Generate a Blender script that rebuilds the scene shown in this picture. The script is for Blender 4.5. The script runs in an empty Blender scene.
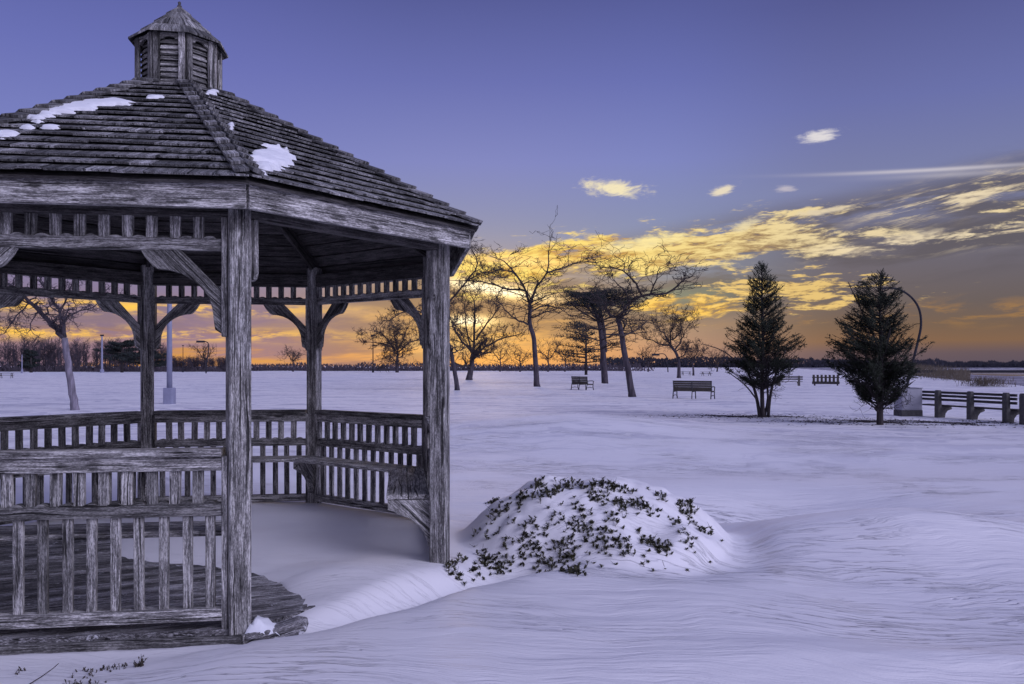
import bpy, math, random
import numpy as np
from mathutils import Vector, Matrix

scn = bpy.context.scene
COL = scn.collection
FPX = 811.0; HZ = 366.0; CAMZ = 1.85
rad = math.radians

# ------------------------------------------------------------------ camera
cd = bpy.data.cameras.new("camera"); cam = bpy.data.objects.new("camera", cd); COL.objects.link(cam)
cam.location = (0, 0, CAMZ); cam.rotation_euler = (rad(90), 0, 0)
cd.sensor_width = 36.0; cd.lens = 36.0 * FPX / 1024.0
cd.shift_y = (HZ - 342.0) / 1024.0
cd.clip_start = 0.05; cd.clip_end = 12000
scn.camera = cam
scn.view_settings.view_transform = 'Standard'
scn.view_settings.look = 'None'
scn.view_settings.exposure = 0.0
scn.view_settings.gamma = 1.0
scn.view_settings.use_curve_mapping = False

def AE(px, py):
    az = math.atan((px - 512) / FPX)
    return az, (HZ - py) / FPX * math.cos(az)

# ------------------------------------------------------------------ node maths helper
class S:
    """wraps a node socket (or number) so that expressions can be written out"""
    nt = None
    def __init__(s, v): s.v = v
    @staticmethod
    def m(op, *a, clamp=False):
        n = S.nt.nodes.new('ShaderNodeMath'); n.operation = op; n.use_clamp = clamp
        for i, x in enumerate(a):
            x = x.v if isinstance(x, S) else x
            if isinstance(x, (int, float)): n.inputs[i].default_value = x
            else: S.nt.links.new(x, n.inputs[i])
        return S(n.outputs[0])
    def __add__(s, o): return S.m('ADD', s, o)
    __radd__ = __add__
    def __mul__(s, o): return S.m('MULTIPLY', s, o)
    __rmul__ = __mul__
    def __sub__(s, o): return S.m('SUBTRACT', s, o)
    def __rsub__(s, o): return S.m('SUBTRACT', o, s)
    def __truediv__(s, o): return S.m('DIVIDE', s, o)
    def __neg__(s): return S.m('MULTIPLY', s, -1.0)
def sstep(x, a, b):
    n = S.nt.nodes.new('ShaderNodeMapRange'); n.interpolation_type = 'SMOOTHSTEP'
    S.nt.links.new(x.v, n.inputs['Value'])
    n.inputs['From Min'].default_value = a; n.inputs['From Max'].default_value = b
    return S(n.outputs['Result'])
def gauss(x, c, w):
    t = (x - c) / w
    return S.m('EXPONENT', -(t * t))
def comb(x, y, z=0.0):
    n = S.nt.nodes.new('ShaderNodeCombineXYZ')
    for i, q in enumerate((x, y, z)):
        q = q.v if isinstance(q, S) else q
        if isinstance(q, (int, float)): n.inputs[i].default_value = q
        else: S.nt.links.new(q, n.inputs[i])
    return n.outputs[0]
def noise(vec, scale=1.0, detail=4.0, rough=0.55, dist=0.0, out=0, dims='3D'):
    n = S.nt.nodes.new('ShaderNodeTexNoise'); n.noise_dimensions = dims
    if vec is not None: S.nt.links.new(vec, n.inputs['Vector'])
    n.inputs['Scale'].default_value = scale; n.inputs['Detail'].default_value = detail
    n.inputs['Roughness'].default_value = rough; n.inputs['Distortion'].default_value = dist
    return S(n.outputs[out]) if out == 0 else n.outputs[out]
def ramp(x, stops, interp='LINEAR'):
    n = S.nt.nodes.new('ShaderNodeValToRGB'); cr = n.color_ramp; cr.interpolation = interp
    S.nt.links.new(x.v, n.inputs[0])
    while len(cr.elements) < len(stops): cr.elements.new(0.5)
    for e, (p, c) in zip(cr.elements, stops):
        e.position = p; e.color = (*c, 1)
    return n.outputs[0]
def mixc(f, a, b, mode='MIX'):
    n = S.nt.nodes.new('ShaderNodeMix'); n.data_type = 'RGBA'; n.blend_type = mode
    for key, q in ((0, f), (6, a), (7, b)):
        q = q.v if isinstance(q, S) else q
        if isinstance(q, (int, float)): n.inputs[key].default_value = q
        elif isinstance(q, tuple): n.inputs[key].default_value = (*q, 1)
        else: S.nt.links.new(q, n.inputs[key])
    return n.outputs[2]

# ------------------------------------------------------------------ world
SUN_AZ, SUN_EL = AE(474, 322)
SUN_EL = math.atan(SUN_EL)
w = bpy.data.worlds.new("World"); scn.world = w; w.use_nodes = True
nt = w.node_tree; nt.nodes.clear(); S.nt = nt
tc = nt.nodes.new('ShaderNodeTexCoord'); sep = nt.nodes.new('ShaderNodeSeparateXYZ')
nt.links.new(tc.outputs['Generated'], sep.inputs[0])
dx, dy, dz = (S(sep.outputs[i]) for i in range(3))
az = S.m('ARCTAN2', dx, dy)
El = dz / S.m('MAXIMUM', S.m('SQRT', dx * dx + dy * dy), 0.02)
El = S.m('MAXIMUM', El, 0.0)
Er = El / 0.6     # ramp coordinate
def K(pairs): return [(min(1, e / 0.6), c) for e, c in pairs]
cen = ramp(Er, K([(0, (.27, .19, .20)), (.02, (.31, .22, .21)), (.05, (.33, .24, .19)), (.075, (.30, .26, .24)), (.105, (.22, .26, .33)),
                  (.16, (.215, .26, .42)), (.25, (.185, .22, .52)), (.35, (.125, .150, .43)), (.46, (.080, .095, .30)), (.6, (.075, .09, .27))]))
rgt = ramp(Er, K([(0, (.085, .075, .115)), (.015, (.11, .085, .11)), (.028, (.20, .115, .075)), (.045, (.16, .105, .08)), (.07, (.125, .10, .105)),
                  (.15, (.135, .13, .19)), (.2, (.19, .21, .38)), (.3, (.135, .155, .39)), (.42, (.085, .095, .28)), (.6, (.07, .08, .24))]))
lft = ramp(Er, K([(0, (.66, .31, .08)), (.03, (.50, .24, .07)), (.045, (.22, .15, .18)), (.09, (.22, .18, .32)),
                  (.16, (.22, .23, .46)), (.25, (.185, .21, .52)), (.35, (.135, .155, .45)), (.46, (.09, .105, .34)), (.6, (.075, .09, .27))]))
fr = sstep(az, *[AE(x, 300)[0] for x in (640, 860)])
fl = 1.0 - sstep(az, *[AE(x, 300)[0] for x in (200, 430)])
sky = mixc(fl, cen, lft); sky = mixc(fr, sky, rgt)
# the glow around the low sun
ga = gauss(az, AE(480, 300)[0], .15) * gauss(El, .055, .06)
sky = mixc(ga * 0.75, sky, (1.0, .50, .055))
hz = gauss(az, AE(470, 300)[0], .22) * gauss(El, .012, .020)
sky = mixc(hz * .5, sky, (.95, .40, .05))
# cloud noise fields (streaks rising to the right)
tilt = El - az * 0.045
warp = noise(comb(az * 5.0, El * 14.0), 1.0, 3, .5)
qy = tilt + (warp - .5) * 0.035
n1 = noise(comb(az * 6.0, qy * 36.0, 3.1), 1.0, 6, .62, .15)
n2 = noise(comb(az * 17.0, qy * 95.0, 7.7), 1.0, 5, .64, .2)
n3 = noise(comb(az * 3.4, qy * 20.0, 1.3), 1.0, 5, .6, .6)
n4 = noise(comb(az * 48.0, qy * 200.0, 4.4), 1.0, 4, .65, .2)
# dark cloud bodies
c0 = El - az * 0.16
bandD = sstep(c0, .005, .035) * (1.0 - sstep(c0, .105, .150))
dk = sstep(n3 * .55 + n1 * .45, .41, .52) * bandD
frontm = 1.0 - sstep(S.m('ABSOLUTE', az), .75, 1.2)
dcol = mixc(fr, (.15, .12, .11), (.100, .088, .110)); dcol = mixc(fl, dcol, (.22, .16, .28))
sky = mixc(dk * .85 * frontm, sky, dcol)
# green-blue clear openings right of the sun
op = gauss(az, AE(672, 300)[0], .08) * gauss(El, .085, .02) * sstep(n1, .42, .6)
sky = mixc(op * .6, sky, (.20, .27, .20))
# bright under-lit cloud: a fan spreading from the sun to upper right
bx = az - AE(430, 260)[0]
cE = 0.112 + bx * 0.085
wE = 0.030 + S.m('MAXIMUM', bx, 0.0) * 0.020
env = gauss(El, cE, wE) * sstep(az, *[AE(x, 260)[0] for x in (400, 500)])
env = env * frontm * (1.0 - sstep(az, *[AE(x, 250)[0] for x in (760, 920)]) * .55)
br = sstep(n1 * .38 + n2 * .42 + n4 * .20 + n3 * .16 + env * .19, .675, .755) * sstep(env, .05, .35)
dist = sstep(az, *[AE(x, 250)[0] for x in (520, 900)])
tx = n2 * .45 + n4 * .55
bcol = mixc(sstep(tx, .38, .58), (.55, .27, .035), (1.0, .74, .17))
bcol2 = mixc(sstep(tx, .40, .58), (.26, .19, .13), (.82, .66, .38))
bcol = mixc(dist, bcol, bcol2)
sky = mixc(br * .95, sky, bcol)
# low gold streaks right of the sun and under the mauve bank
ys = AE(690, 318)
lo = gauss(az, ys[0], .10) * gauss(El, .066, .030)
st = sstep(n2 * .45 + n1 * .35 + n4 * .20 + lo * .17, .60, .70) * sstep(lo, .08, .4)
sky = mixc(st * .95, sky, mixc(sstep(tx, .40, .56), (.55, .27, .04), (1.0, .62, .12)))
lo2 = gauss(El, .058, .012) * fr * sstep(n2 * .6 + n3 * .4, .47, .60) * frontm
sky = mixc(lo2 * .55, sky, (.50, .24, .05))
g3 = gauss(az, AE(785, 290)[0], .14) * gauss(El, .088, .034)
st3 = sstep(n2 * .50 + n4 * .30 + n1 * .20 + g3 * .12, .585, .66) * sstep(g3, .06, .5)
sky = mixc(st3 * .85, sky, mixc(sstep(tx, .40, .56), (.42, .24, .07), (.88, .60, .20)))
# streaks low on the left, seen through the shelter
lo3 = fl * (gauss(El, .036, .007) + gauss(El, .066, .008)) * frontm
sky = mixc(S.m('MINIMUM', lo3 * sstep(n3 * .35 + n2 * .40 + n4 * .25, .45, .55), 1.0), sky, (1.0, .58, .10))
# burning white-yellow core streak left of the pines, and the veiled sun
def streak(px0, py0, wpx, hpx, k=0.0):
    a, e = AE(px0, py0)
    return gauss(az, a, wpx / FPX) * gauss(El - (az - a) * k, e, hpx / FPX)
core = streak(500, 290, 48, 7, -.16) * 1.5 + streak(468, 322, 26, 6) * 1.6 + streak(520, 262, 60, 6, -.05) * .7 + streak(465, 345, 60, 14) * .45
core = core * sstep(n2 * .5 + n1 * .5, .30, .56)
sky = mixc(S.m('MINIMUM', core, 1.0), sky, (1.25, .86, .30))
core2 = S.m('MINIMUM', (streak(492, 289, 40, 4.5, -.16) + streak(466, 321, 18, 4)) * 1.3, 1.0)
sky = mixc(core2, sky, (1.5, 1.3, .85))
# upper right wisps
wis = streak(952, 198, 66, 14, .20) * sstep(noise(comb(az * 9.0, (El - az * .20) * 85.0, 5.0), 1, 6, .70, .2), .47, .60)
wis = wis + streak(935, 240, 90, 8, .06) * sstep(n2, .47, .62)
sky = mixc(S.m('MINIMUM', wis * 1.25, .9), sky, mixc(sstep(tx, .38, .58), (.34, .27, .22), (.82, .68, .46)))
ctr = streak(930, 170, 85, 1.8, -.05) * .8 + streak(960, 174, 60, 2.6, -.05) * .4
sky = mixc(S.m('MINIMUM', ctr, 1.0), sky, (.60, .56, .62))
nb = noise(comb(az * 30.0, El * 60.0, 9.0), 1.0, 6, .68, 1.2)
def puff(px0, py0, wpx, hpx, k, colr, amt):
    global sky
    g = streak(px0, py0, wpx, hpx, k)
    f = sstep(g * .55 + nb * .75 + n4 * .45, .78, 1.16) * sstep(g, .05, .4) * amt
    sky = mixc(f, sky, colr)
puff(614, 188, 38, 11, -.12, (.86, .76, .50), 1.0)
puff(819, 136, 20, 7, .05, (.72, .68, .70), 1.0)
puff(723, 190, 16, 6, .25, (.80, .70, .52), .95)
puff(786, 189, 12, 4, .0, (.55, .50, .56), .8)
puff(748, 224, 18, 7, .25, (.78, .66, .40), .9)
puff(826, 211, 34, 4, .08, (.72, .60, .42), .9)
puff(642, 243, 60, 9, .12, (.95, .80, .38), .8)
# a little of the physical sky on top
ns = nt.nodes.new('ShaderNodeTexSky'); ns.sky_type = 'NISHITA'; ns.sun_disc = False
ns.sun_elevation = SUN_EL; ns.sun_rotation = SUN_AZ
bg = nt.nodes.new('ShaderNodeBackground'); bg.inputs[1].default_value = 1.0
bg2 = nt.nodes.new('ShaderNodeBackground'); bg2.inputs[1].default_value = 0.005
nt.links.new(ns.outputs[0], bg2.inputs[0])
# the sky away from the sunrise: violet twilight used as fill, plus a bright lobe added as key light behind the viewer
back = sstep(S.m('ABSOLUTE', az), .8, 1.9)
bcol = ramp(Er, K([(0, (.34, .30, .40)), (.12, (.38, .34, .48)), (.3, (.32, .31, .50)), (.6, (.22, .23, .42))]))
key_lobe = gauss(az, 2.2, .34) * gauss(El, .62, .30)
bcol = mixc(key_lobe, bcol, (8.2, 8.0, 10.8))
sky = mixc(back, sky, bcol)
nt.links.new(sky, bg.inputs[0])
add = nt.nodes.new('ShaderNodeAddShader'); out = nt.nodes.new('ShaderNodeOutputWorld')
nt.links.new(bg.outputs[0], add.inputs[0]); nt.links.new(bg2.outputs[0], add.inputs[1]); nt.links.new(add.outputs[0], out.inputs[0])
w.cycles.sampling_method = 'MANUAL'; w.cycles.sample_map_resolution = 1024

sd = bpy.data.lights.new("sun", 'SUN'); sd.energy = 0.9; sd.angle = rad(6); sd.color = (1, .72, .42)
so = bpy.data.objects.new("sun", sd); COL.objects.link(so)
d = Vector((math.sin(SUN_AZ) * math.cos(SUN_EL), math.cos(SUN_AZ) * math.cos(SUN_EL), math.sin(SUN_EL)))
so.rotation_euler = (-d).to_track_quat('-Z', 'Y').to_euler(); so.location = (0, 40, 30)

# ------------------------------------------------------------------ materials
def new_mat(name, rough=.8, spec=.3):
    m = bpy.data.materials.new(name); m.use_nodes = True
    t = m.node_tree; b = t.nodes['Principled BSDF']; S.nt = t
    b.inputs['Roughness'].default_value = rough; b.inputs['Specular IOR Level'].default_value = spec
    return m, t, b
def bump(t, b, h, strength, dist, prev=None):
    n = t.nodes.new('ShaderNodeBump'); n.inputs['Strength'].default_value = strength; n.inputs['Distance'].default_value = dist
    t.links.new(h.v, n.inputs['Height'])
    if prev is not None: t.links.new(prev, n.inputs['Normal'])
    t.links.new(n.outputs[0], b.inputs['Normal']); return n.outputs[0]
def attr(name):
    n = S.nt.nodes.new('ShaderNodeAttribute'); n.attribute_name = name; return n
def wood(name, dark, mid, light, tone=.3, dust=0):
    m, t, b = new_mat(name, .85, .2)
    a = attr('bc'); sp = t.nodes.new('ShaderNodeSeparateXYZ'); t.links.new(a.outputs['Vector'], sp.inputs[0])
    l, u, v = (S(sp.outputs[i]) for i in range(3))
    rn = S(attr('br').outputs['Fac'])
    wv = noise(comb(l * 1.6, u * 5, v * 5), 1, 3, .5)
    g1 = noise(comb(l * 3.5, (u + wv * .03) * 125, (v + wv * .03) * 125), 1, 4, .65, .1)
    g2 = noise(comb(l * 38, (u + wv * .03) * 190, v * 190), 1, 3, .75)
    g3 = noise(comb(l * 1.1, (u + wv * .09) * 26, (v) * 26), 1, 3, .55)
    crack = sstep(noise(comb(l * .9, (u + wv * .08) * 44, v * 44, ), 1, 2, .5), .60, .68)
    blot = noise(comb(l * 3.5, u * 14, v * 14), 1, 5, .7)
    vo = t.nodes.new('ShaderNodeTexVoronoi'); vo.inputs['Scale'].default_value = 1.0
    t.links.new(comb(l * 2.1, u * 7.5, v * 7.5), vo.inputs['Vector'])
    knot = 1.0 - sstep(S(vo.outputs['Distance']), .06, .15)
    c = ramp(g1 * .50 + g2 * .42 + g3 * .16 + (blot - .5) * .40, [(.40, dark), (.53, mid), (.67, light)])
    c = mixc(crack * .85, c, tuple(x * .4 for x in dark))
    c = mixc(knot * .8, c, tuple(x * .5 for x in dark))
    fac = (rn - .5) * 2 * tone + 1.0
    cc = comb(fac, fac, fac)
    c = mixc(1.0, c, cc, 'MULTIPLY')
    if dust:
        tp_ = t.nodes.new('ShaderNodeTexCoord'); c = mixc(sstep(noise(tp_.outputs['Object'], 9, 5, .75), .60, .68) * .75, c, (.75, .75, .80))
    t.links.new(c, b.inputs['Base Color'])
    bump(t, b, g1 * .5 + g2 * .3 + g3 * .5 - crack * 1.2 - knot * .5, .9, .006)
    return m
M = {}
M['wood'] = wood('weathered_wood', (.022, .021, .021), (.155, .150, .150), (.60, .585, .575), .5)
M['wood_in'] = wood('weathered_wood_shaded', (.018, .017, .017), (.065, .060, .060), (.16, .15, .15))  # less weathered wood, darkened further so roof shade sits in the colour
M['shingle'] = wood('cedar_shingle', (.030, .029, .030), (.14, .137, .14), (.48, .475, .48), .55)
M['deckwood'] = wood('deck_wood', (.030, .028, .030), (.12, .115, .12), (.52, .51, .53), .5, 1)

def plain(name, col, rough=.7, spec=.3, var=.3, scale=8, bmp=0.0, metal=0):
    m, t, b = new_mat(name, rough, spec); b.inputs['Metallic'].default_value = metal
    tcn = t.nodes.new('ShaderNodeTexCoord')
    n = noise(tcn.outputs['Object'], scale, 5, .65)
    c = ramp(n, [(.3, tuple(x * (1 - var) for x in col)), (.7, tuple(min(1, x * (1 + var)) for x in col))])
    t.links.new(c, b.inputs['Base Color'])
    if bmp: bump(t, b, n, 1.0, bmp)
    return m
def bark(name, col):
    m, t, b = new_mat(name, .9, .15)
    tcn = t.nodes.new('ShaderNodeTexCoord'); mp = t.nodes.new('ShaderNodeMapping'); mp.inputs['Scale'].default_value = (9, 9, 1.6)
    t.links.new(tcn.outputs['Object'], mp.inputs[0])
    n = noise(mp.outputs[0], 1, 5, .7)
    c = ramp(n, [(.32, tuple(x * .45 for x in col)), (.68, tuple(x * 1.35 for x in col))])
    t.links.new(c, b.inputs['Base Color']); bump(t, b, n, 1, .03)
    return m
M['bark'] = bark('bark', (.075, .065, .08))
M['bark_pale'] = bark('bark_pale', (.22, .20, .25))
M['bark_dark'] = bark('bark_dark', (.055, .047, .05))
M['twig'] = plain('twig', (.06, .05, .05), .9, .1)
M['leaf'] = plain('cedar_foliage', (.026, .032, .022), .8, .2, .5, 3)
M['pine'] = plain('pine_foliage', (.022, .028, .028), .8, .2, .4, 2)
M['shrubleaf'] = plain('shrub_leaf', (.075, .072, .038), .7, .3, .75, 14)
M['drybrown'] = plain('dry_grass', (.09, .075, .06), .9, .1, .5, 2)
M['litter'] = plain('needle_litter', (.06, .052, .055), .9, .1, .5, 3)
M['iron'] = plain('black_iron', (.03, .03, .035), .5, .5)
M['slat'] = plain('bench_slat', (.060, .052, .042), .7, .3, .3, 6)
M['slat_grey'] = plain('grey_slat', (.055, .050, .052), .8, .2, .3, 6)
M['concrete'] = plain('bench_concrete', (.095, .092, .092), .9, .2, .3, 10, .004)
M['pole'] = plain('painted_pole', (.24, .25, .36), .55, .4, .12, 3)
M['pole_dark'] = plain('dark_pole', (.035, .035, .045), .85, .1, .2, 3)
M['cabinet'] = plain('cabinet_paint', (.34, .34, .40), .6, .3, .12, 2)
M['woodland'] = plain('woodland_twigs', (.065, .055, .068), .9, .1, .5, .2)
M['farwood'] = plain('far_trees', (.030, .030, .042), .9, .1, .3, .02)
M['dark_core'] = plain('dark_interior', (.012, .012, .013), .9, .1)

# snow
m, t, b = new_mat('snow', .75, .15); M['snow'] = m
tcn = t.nodes.new('ShaderNodeTexCoord'); sp = t.nodes.new('ShaderNodeSeparateXYZ'); t.links.new(tcn.outputs['Object'], sp.inputs[0])
X, Y, Z = (S(sp.outputs[i]) for i in range(3))
wq = noise(comb(X * .5, Y * .5), 1, 3, .5)
yy = Y + (wq - .5) * 1.1 + X * .10
r1 = noise(comb(X * .8, yy * 8.0, 0), 1, 4, .62, .1)
r2 = noise(comb(X * 3.0, yy * 26.0, 2), 1, 3, .65, .1)
r3 = noise(comb(X * .10, (Y + (wq - .5) * 3) * .75, 5), 1, 5, .62, .5)
gr = noise(comb(X * 60, Y * 60, 1), 1, 2, .6)
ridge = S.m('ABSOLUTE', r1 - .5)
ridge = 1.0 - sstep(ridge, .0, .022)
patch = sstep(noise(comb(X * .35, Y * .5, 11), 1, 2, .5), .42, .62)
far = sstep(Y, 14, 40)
near = 1.0 - far
md = S.m('SQRT', (X - .82) * (X - .82) + (Y - 8.62) * (Y - 8.62))
near = near * (sstep(md, 1.2, 1.9) * .8 + .2)
gd = S.m('SQRT', (X + 2.6) * (X + 2.6) + (Y - 7.4) * (Y - 7.4))
near = near * (sstep(gd, 2.3, 3.6) * .85 + .15)
h = (r1 * .5 * near) + (r2 * .12 * near) - (ridge * patch * .30 * near) + gr * .035 * near
n0 = bump(t, b, h, 1.0, .060)
n1_ = bump(t, b, r3 * far, .8, .35, n0)
crust_shade = sstep(r3, .60, .70) * far  # far crust streaks, their colour also standing in for weak relief shading
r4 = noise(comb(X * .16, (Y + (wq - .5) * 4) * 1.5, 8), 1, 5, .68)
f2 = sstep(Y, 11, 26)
c = mixc(crust_shade * .6, (.84, .83, .86), (.36, .35, .42))
c = mixc(sstep(r4, .47, .60) * f2 * .75, c, (.46, .46, .56))  # finer far streaks: relief shading put into the colour
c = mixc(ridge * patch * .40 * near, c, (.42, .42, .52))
c = mixc(sstep(r2, .58, .70) * near * .25, c, (.55, .55, .64))
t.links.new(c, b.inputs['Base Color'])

m, t, b = new_mat('drift_snow', .75, .15); M['snow2'] = m
tcn = t.nodes.new('ShaderNodeTexCoord'); b.inputs['Base Color'].default_value = (.82, .83, .88, 1)
bump(t, b, noise(tcn.outputs['Object'], 25, 4, .6), .5, .01)

m, t, b = new_mat('marsh_ground', .9, .1); M['marsh'] = m
tcn = t.nodes.new('ShaderNodeTexCoord'); mp = t.nodes.new('ShaderNodeMapping'); mp.inputs['Scale'].default_value = (.12, .35, 1)
t.links.new(tcn.outputs['Object'], mp.inputs[0])
nn = noise(mp.outputs[0], 1, 6, .7)
t.links.new(ramp(nn, [(.40, (.09, .08, .10)), (.5, (.22, .21, .27)), (.62, (.62, .62, .70))]), b.inputs['Base Color'])
bump(t, b, nn, 1, .3)
m, t, b = new_mat('bay_water', .12, .5); M['water'] = m
tcn = t.nodes.new('ShaderNodeTexCoord'); mp = t.nodes.new('ShaderNodeMapping'); mp.inputs['Scale'].default_value = (.01, .05, 1)
t.links.new(tcn.outputs['Object'], mp.inputs[0])
nn = noise(mp.outputs[0], 1, 4, .6)
t.links.new(ramp(nn, [(.45, (.03, .035, .05)), (.55, (.55, .56, .62))]), b.inputs['Base Color'])
t.links.new((sstep(nn, .45, .55) * .5 + .15).v, b.inputs['Roughness'])

# ------------------------------------------------------------------ mesh building
R = random.Random(7)
class MB:
    def __init__(s): s.v = []; s.f = []; s.bc = []; s.br = []; s.mi = []
    def add(s, vs, fs, bc=None, br=None, mi=0):
        o = len(s.v); s.v += [tuple(p) for p in vs]; s.f += [tuple(i + o for i in f) for f in fs]
        s.bc += bc if bc else [tuple(p) for p in vs]
        r = R.random() if br is None else br
        s.br += [r] * len(vs); s.mi += [mi] * len(fs)
    def board(s, p, q, side, up, w, t, br=None):
        """bar from p to q; w = size along `side`, t = size along `up` (centred)"""
        p, q, side, up = Vector(p), Vector(q), Vector(side).normalized(), Vector(up).normalized()
        L = (q - p).length; o = R.random() * 40, R.random() * 40, R.random() * 40
        vs, bc = [], []
        for l, c in ((0, p), (L, q)):
            for a, bq in ((-1, -1), (1, -1), (1, 1), (-1, 1)):
                vs.append(c + side * a * w / 2 + up * bq * t / 2)
                bc.append((l + o[0], a * w / 2 + o[1], bq * t / 2 + o[2]))
        s.add(vs, [(0, 3, 2, 1), (4, 5, 6, 7), (0, 1, 5, 4), (1, 2, 6, 5), (2, 3, 7, 6), (3, 0, 4, 7)], bc, br)
    def prism(s, pts, off, grain=None, br=None):
        """extrude polygon pts (3D) by vector off; grain = direction of the wood grain"""
        pts = [Vector(p) for p in pts]; off = Vector(off); n = len(pts)
        nrm = off.normalized(); g = Vector(grain).normalized() if grain else (pts[1] - pts[0]).normalized()
        h2 = nrm.cross(g).normalized(); o = Vector((R.random() * 40, R.random() * 40, R.random() * 40))
        vs = pts + [p + off for p in pts]
        bc = [((v - pts[0]).dot(g) + o.x, (v - pts[0]).dot(h2) + o.y, (v - pts[0]).dot(nrm) + o.z) for v in vs]
        fs = [tuple(range(n - 1, -1, -1)), tuple(range(n, 2 * n))] + [(i, (i + 1) % n, n + (i + 1) % n, n + i) for i in range(n)]
        s.add(vs, fs, bc, br)
    def tube(s, pts, rs, n=6, cap=True):
        pts = [Vector(p) for p in pts]; k = len(pts)
        base = len(s.v); r = R.random(); L = 0
        t0 = (pts[1] - pts[0]).normalized(); a = t0.orthogonal().normalized()
        for i, p in enumerate(pts):
            tg = (pts[min(k - 1, i + 1)] - pts[max(0, i - 1)])
            if tg.length < 1e-9: tg = t0
            tg.normalize(); a = (a - tg * a.dot(tg))
            if a.length < 1e-6: a = tg.orthogonal()
            a.normalize(); bb = tg.cross(a)
            if i: L += (p - pts[i - 1]).length
            for j in range(n):
                th = 2 * math.pi * j / n
                s.v.append(tuple(p + (a * math.cos(th) + bb * math.sin(th)) * rs[i]))
                s.bc.append((L, rs[i] * th, 0)); s.br.append(r)
        for i in range(k - 1):
            for j in range(n):
                s.f.append((base + i * n + j, base + i * n + (j + 1) % n, base + (i + 1) * n + (j + 1) % n, base + (i + 1) * n + j)); s.mi.append(0)
        if cap:
            s.f.append(tuple(base + j for j in range(n - 1, -1, -1))); s.mi.append(0)
            s.f.append(tuple(base + (k - 1) * n + j for j in range(n))); s.mi.append(0)
    def quad(s, c, a, bq):
        c, a, bq = Vector(c), Vector(a), Vector(bq)
        s.add([c - a, c + bq * .6, c + a, c - bq * .6], [(0, 1, 2, 3)])
    def box(s, c, sz, rz=0.0):
        c = Vector(c); ex = Vector((math.cos(rz), math.sin(rz), 0)); ey = Vector((-ex.y, ex.x, 0))
        s.board(c - ex * sz[0] / 2, c + ex * sz[0] / 2, ey, (0, 0, 1), sz[1], sz[2])
    def build(s, name, mat, parent=None, bevel=0.0, smooth=False, origin=None):
        me = bpy.data.meshes.new(name)
        vs = s.v
        if origin is not None: vs = [(x - origin[0], y - origin[1], z - origin[2]) for x, y, z in s.v]
        me.from_pydata(vs, [], s.f); me.validate(verbose=False)
        if len(me.vertices) == len(s.bc):
            at = me.attributes.new('bc', 'FLOAT_VECTOR', 'POINT'); at.data.foreach_set('vector', np.array(s.bc, 'f').ravel())
            at = me.attributes.new('br', 'FLOAT', 'POINT'); at.data.foreach_set('value', np.array(s.br, 'f'))
        mats = mat if isinstance(mat, (list, tuple)) else [mat]
        for q in mats: me.materials.append(q)
        if len(mats) > 1 and len(me.polygons) == len(s.mi): me.polygons.foreach_set('material_index', s.mi)
        if smooth: me.polygons.foreach_set('use_smooth', [True] * len(me.polygons))
        o = bpy.data.objects.new(name, me); COL.objects.link(o)
        if parent is not None: o.parent = parent
        if bevel:
            md = o.modifiers.new('bevel', 'BEVEL'); md.width = bevel; md.segments = 1; md.limit_method = 'ANGLE'; md.angle_limit = rad(40)
        return o
def tag(o, label=None, cat=None, group=None, kind=None):
    if label: o['label'] = label
    if cat: o['category'] = cat
    if group: o['group'] = group
    if kind: o['kind'] = kind
    return o
def empty(name, loc, label, cat, group=None, rz=0.0):
    o = bpy.data.objects.new(name, None); COL.objects.link(o); o.location = loc; o.rotation_euler = (0, 0, rz)
    o.empty_display_size = .2
    return tag(o, label, cat, group)
def copy_tree(o, parent=None):
    c = o.copy(); COL.objects.link(c)
    if parent is not None: c.parent = parent
    for ch in list(o.children): copy_tree(ch, c)
    return c
def W(px, py, D):
    """pixel at depth D -> world point"""
    return Vector(((px - 512) / FPX * D, D, CAMZ - (py - HZ) / FPX * D))
def DG(py, z=0.0): return (CAMZ - z) * FPX / (py - HZ)

# ------------------------------------------------------------------ numpy value noise
def vnoise(x, y, seed=0):
    xi = np.floor(x).astype(np.int64); yi = np.floor(y).astype(np.int64); xf = x - xi; yf = y - yi
    def hsh(a, b_):
        n = (a * 374761393 + b_ * 668265263 + seed * 974711) & 0x7fffffff
        n = ((n ^ (n >> 13)) * 1274126177) & 0x7fffffff
        return ((n ^ (n >> 16)) & 0xffff) / 65535.0
    u = xf * xf * (3 - 2 * xf); v = yf * yf * (3 - 2 * yf)
    return (hsh(xi, yi) * (1 - u) + hsh(xi + 1, yi) * u) * (1 - v) + (hsh(xi, yi + 1) * (1 - u) + hsh(xi + 1, yi + 1) * u) * v
def fbm(x, y, o=4, seed=0):
    s = 0; a = .5
    for i in range(o): s = s + a * (vnoise(x, y, seed + i) - .5); x = x * 2.03; y = y * 2.03; a *= .5
    return s
def ss(x, a, b_): t_ = np.clip((x - a) / (b_ - a), 0, 1); return t_ * t_ * (3 - 2 * t_)

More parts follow.
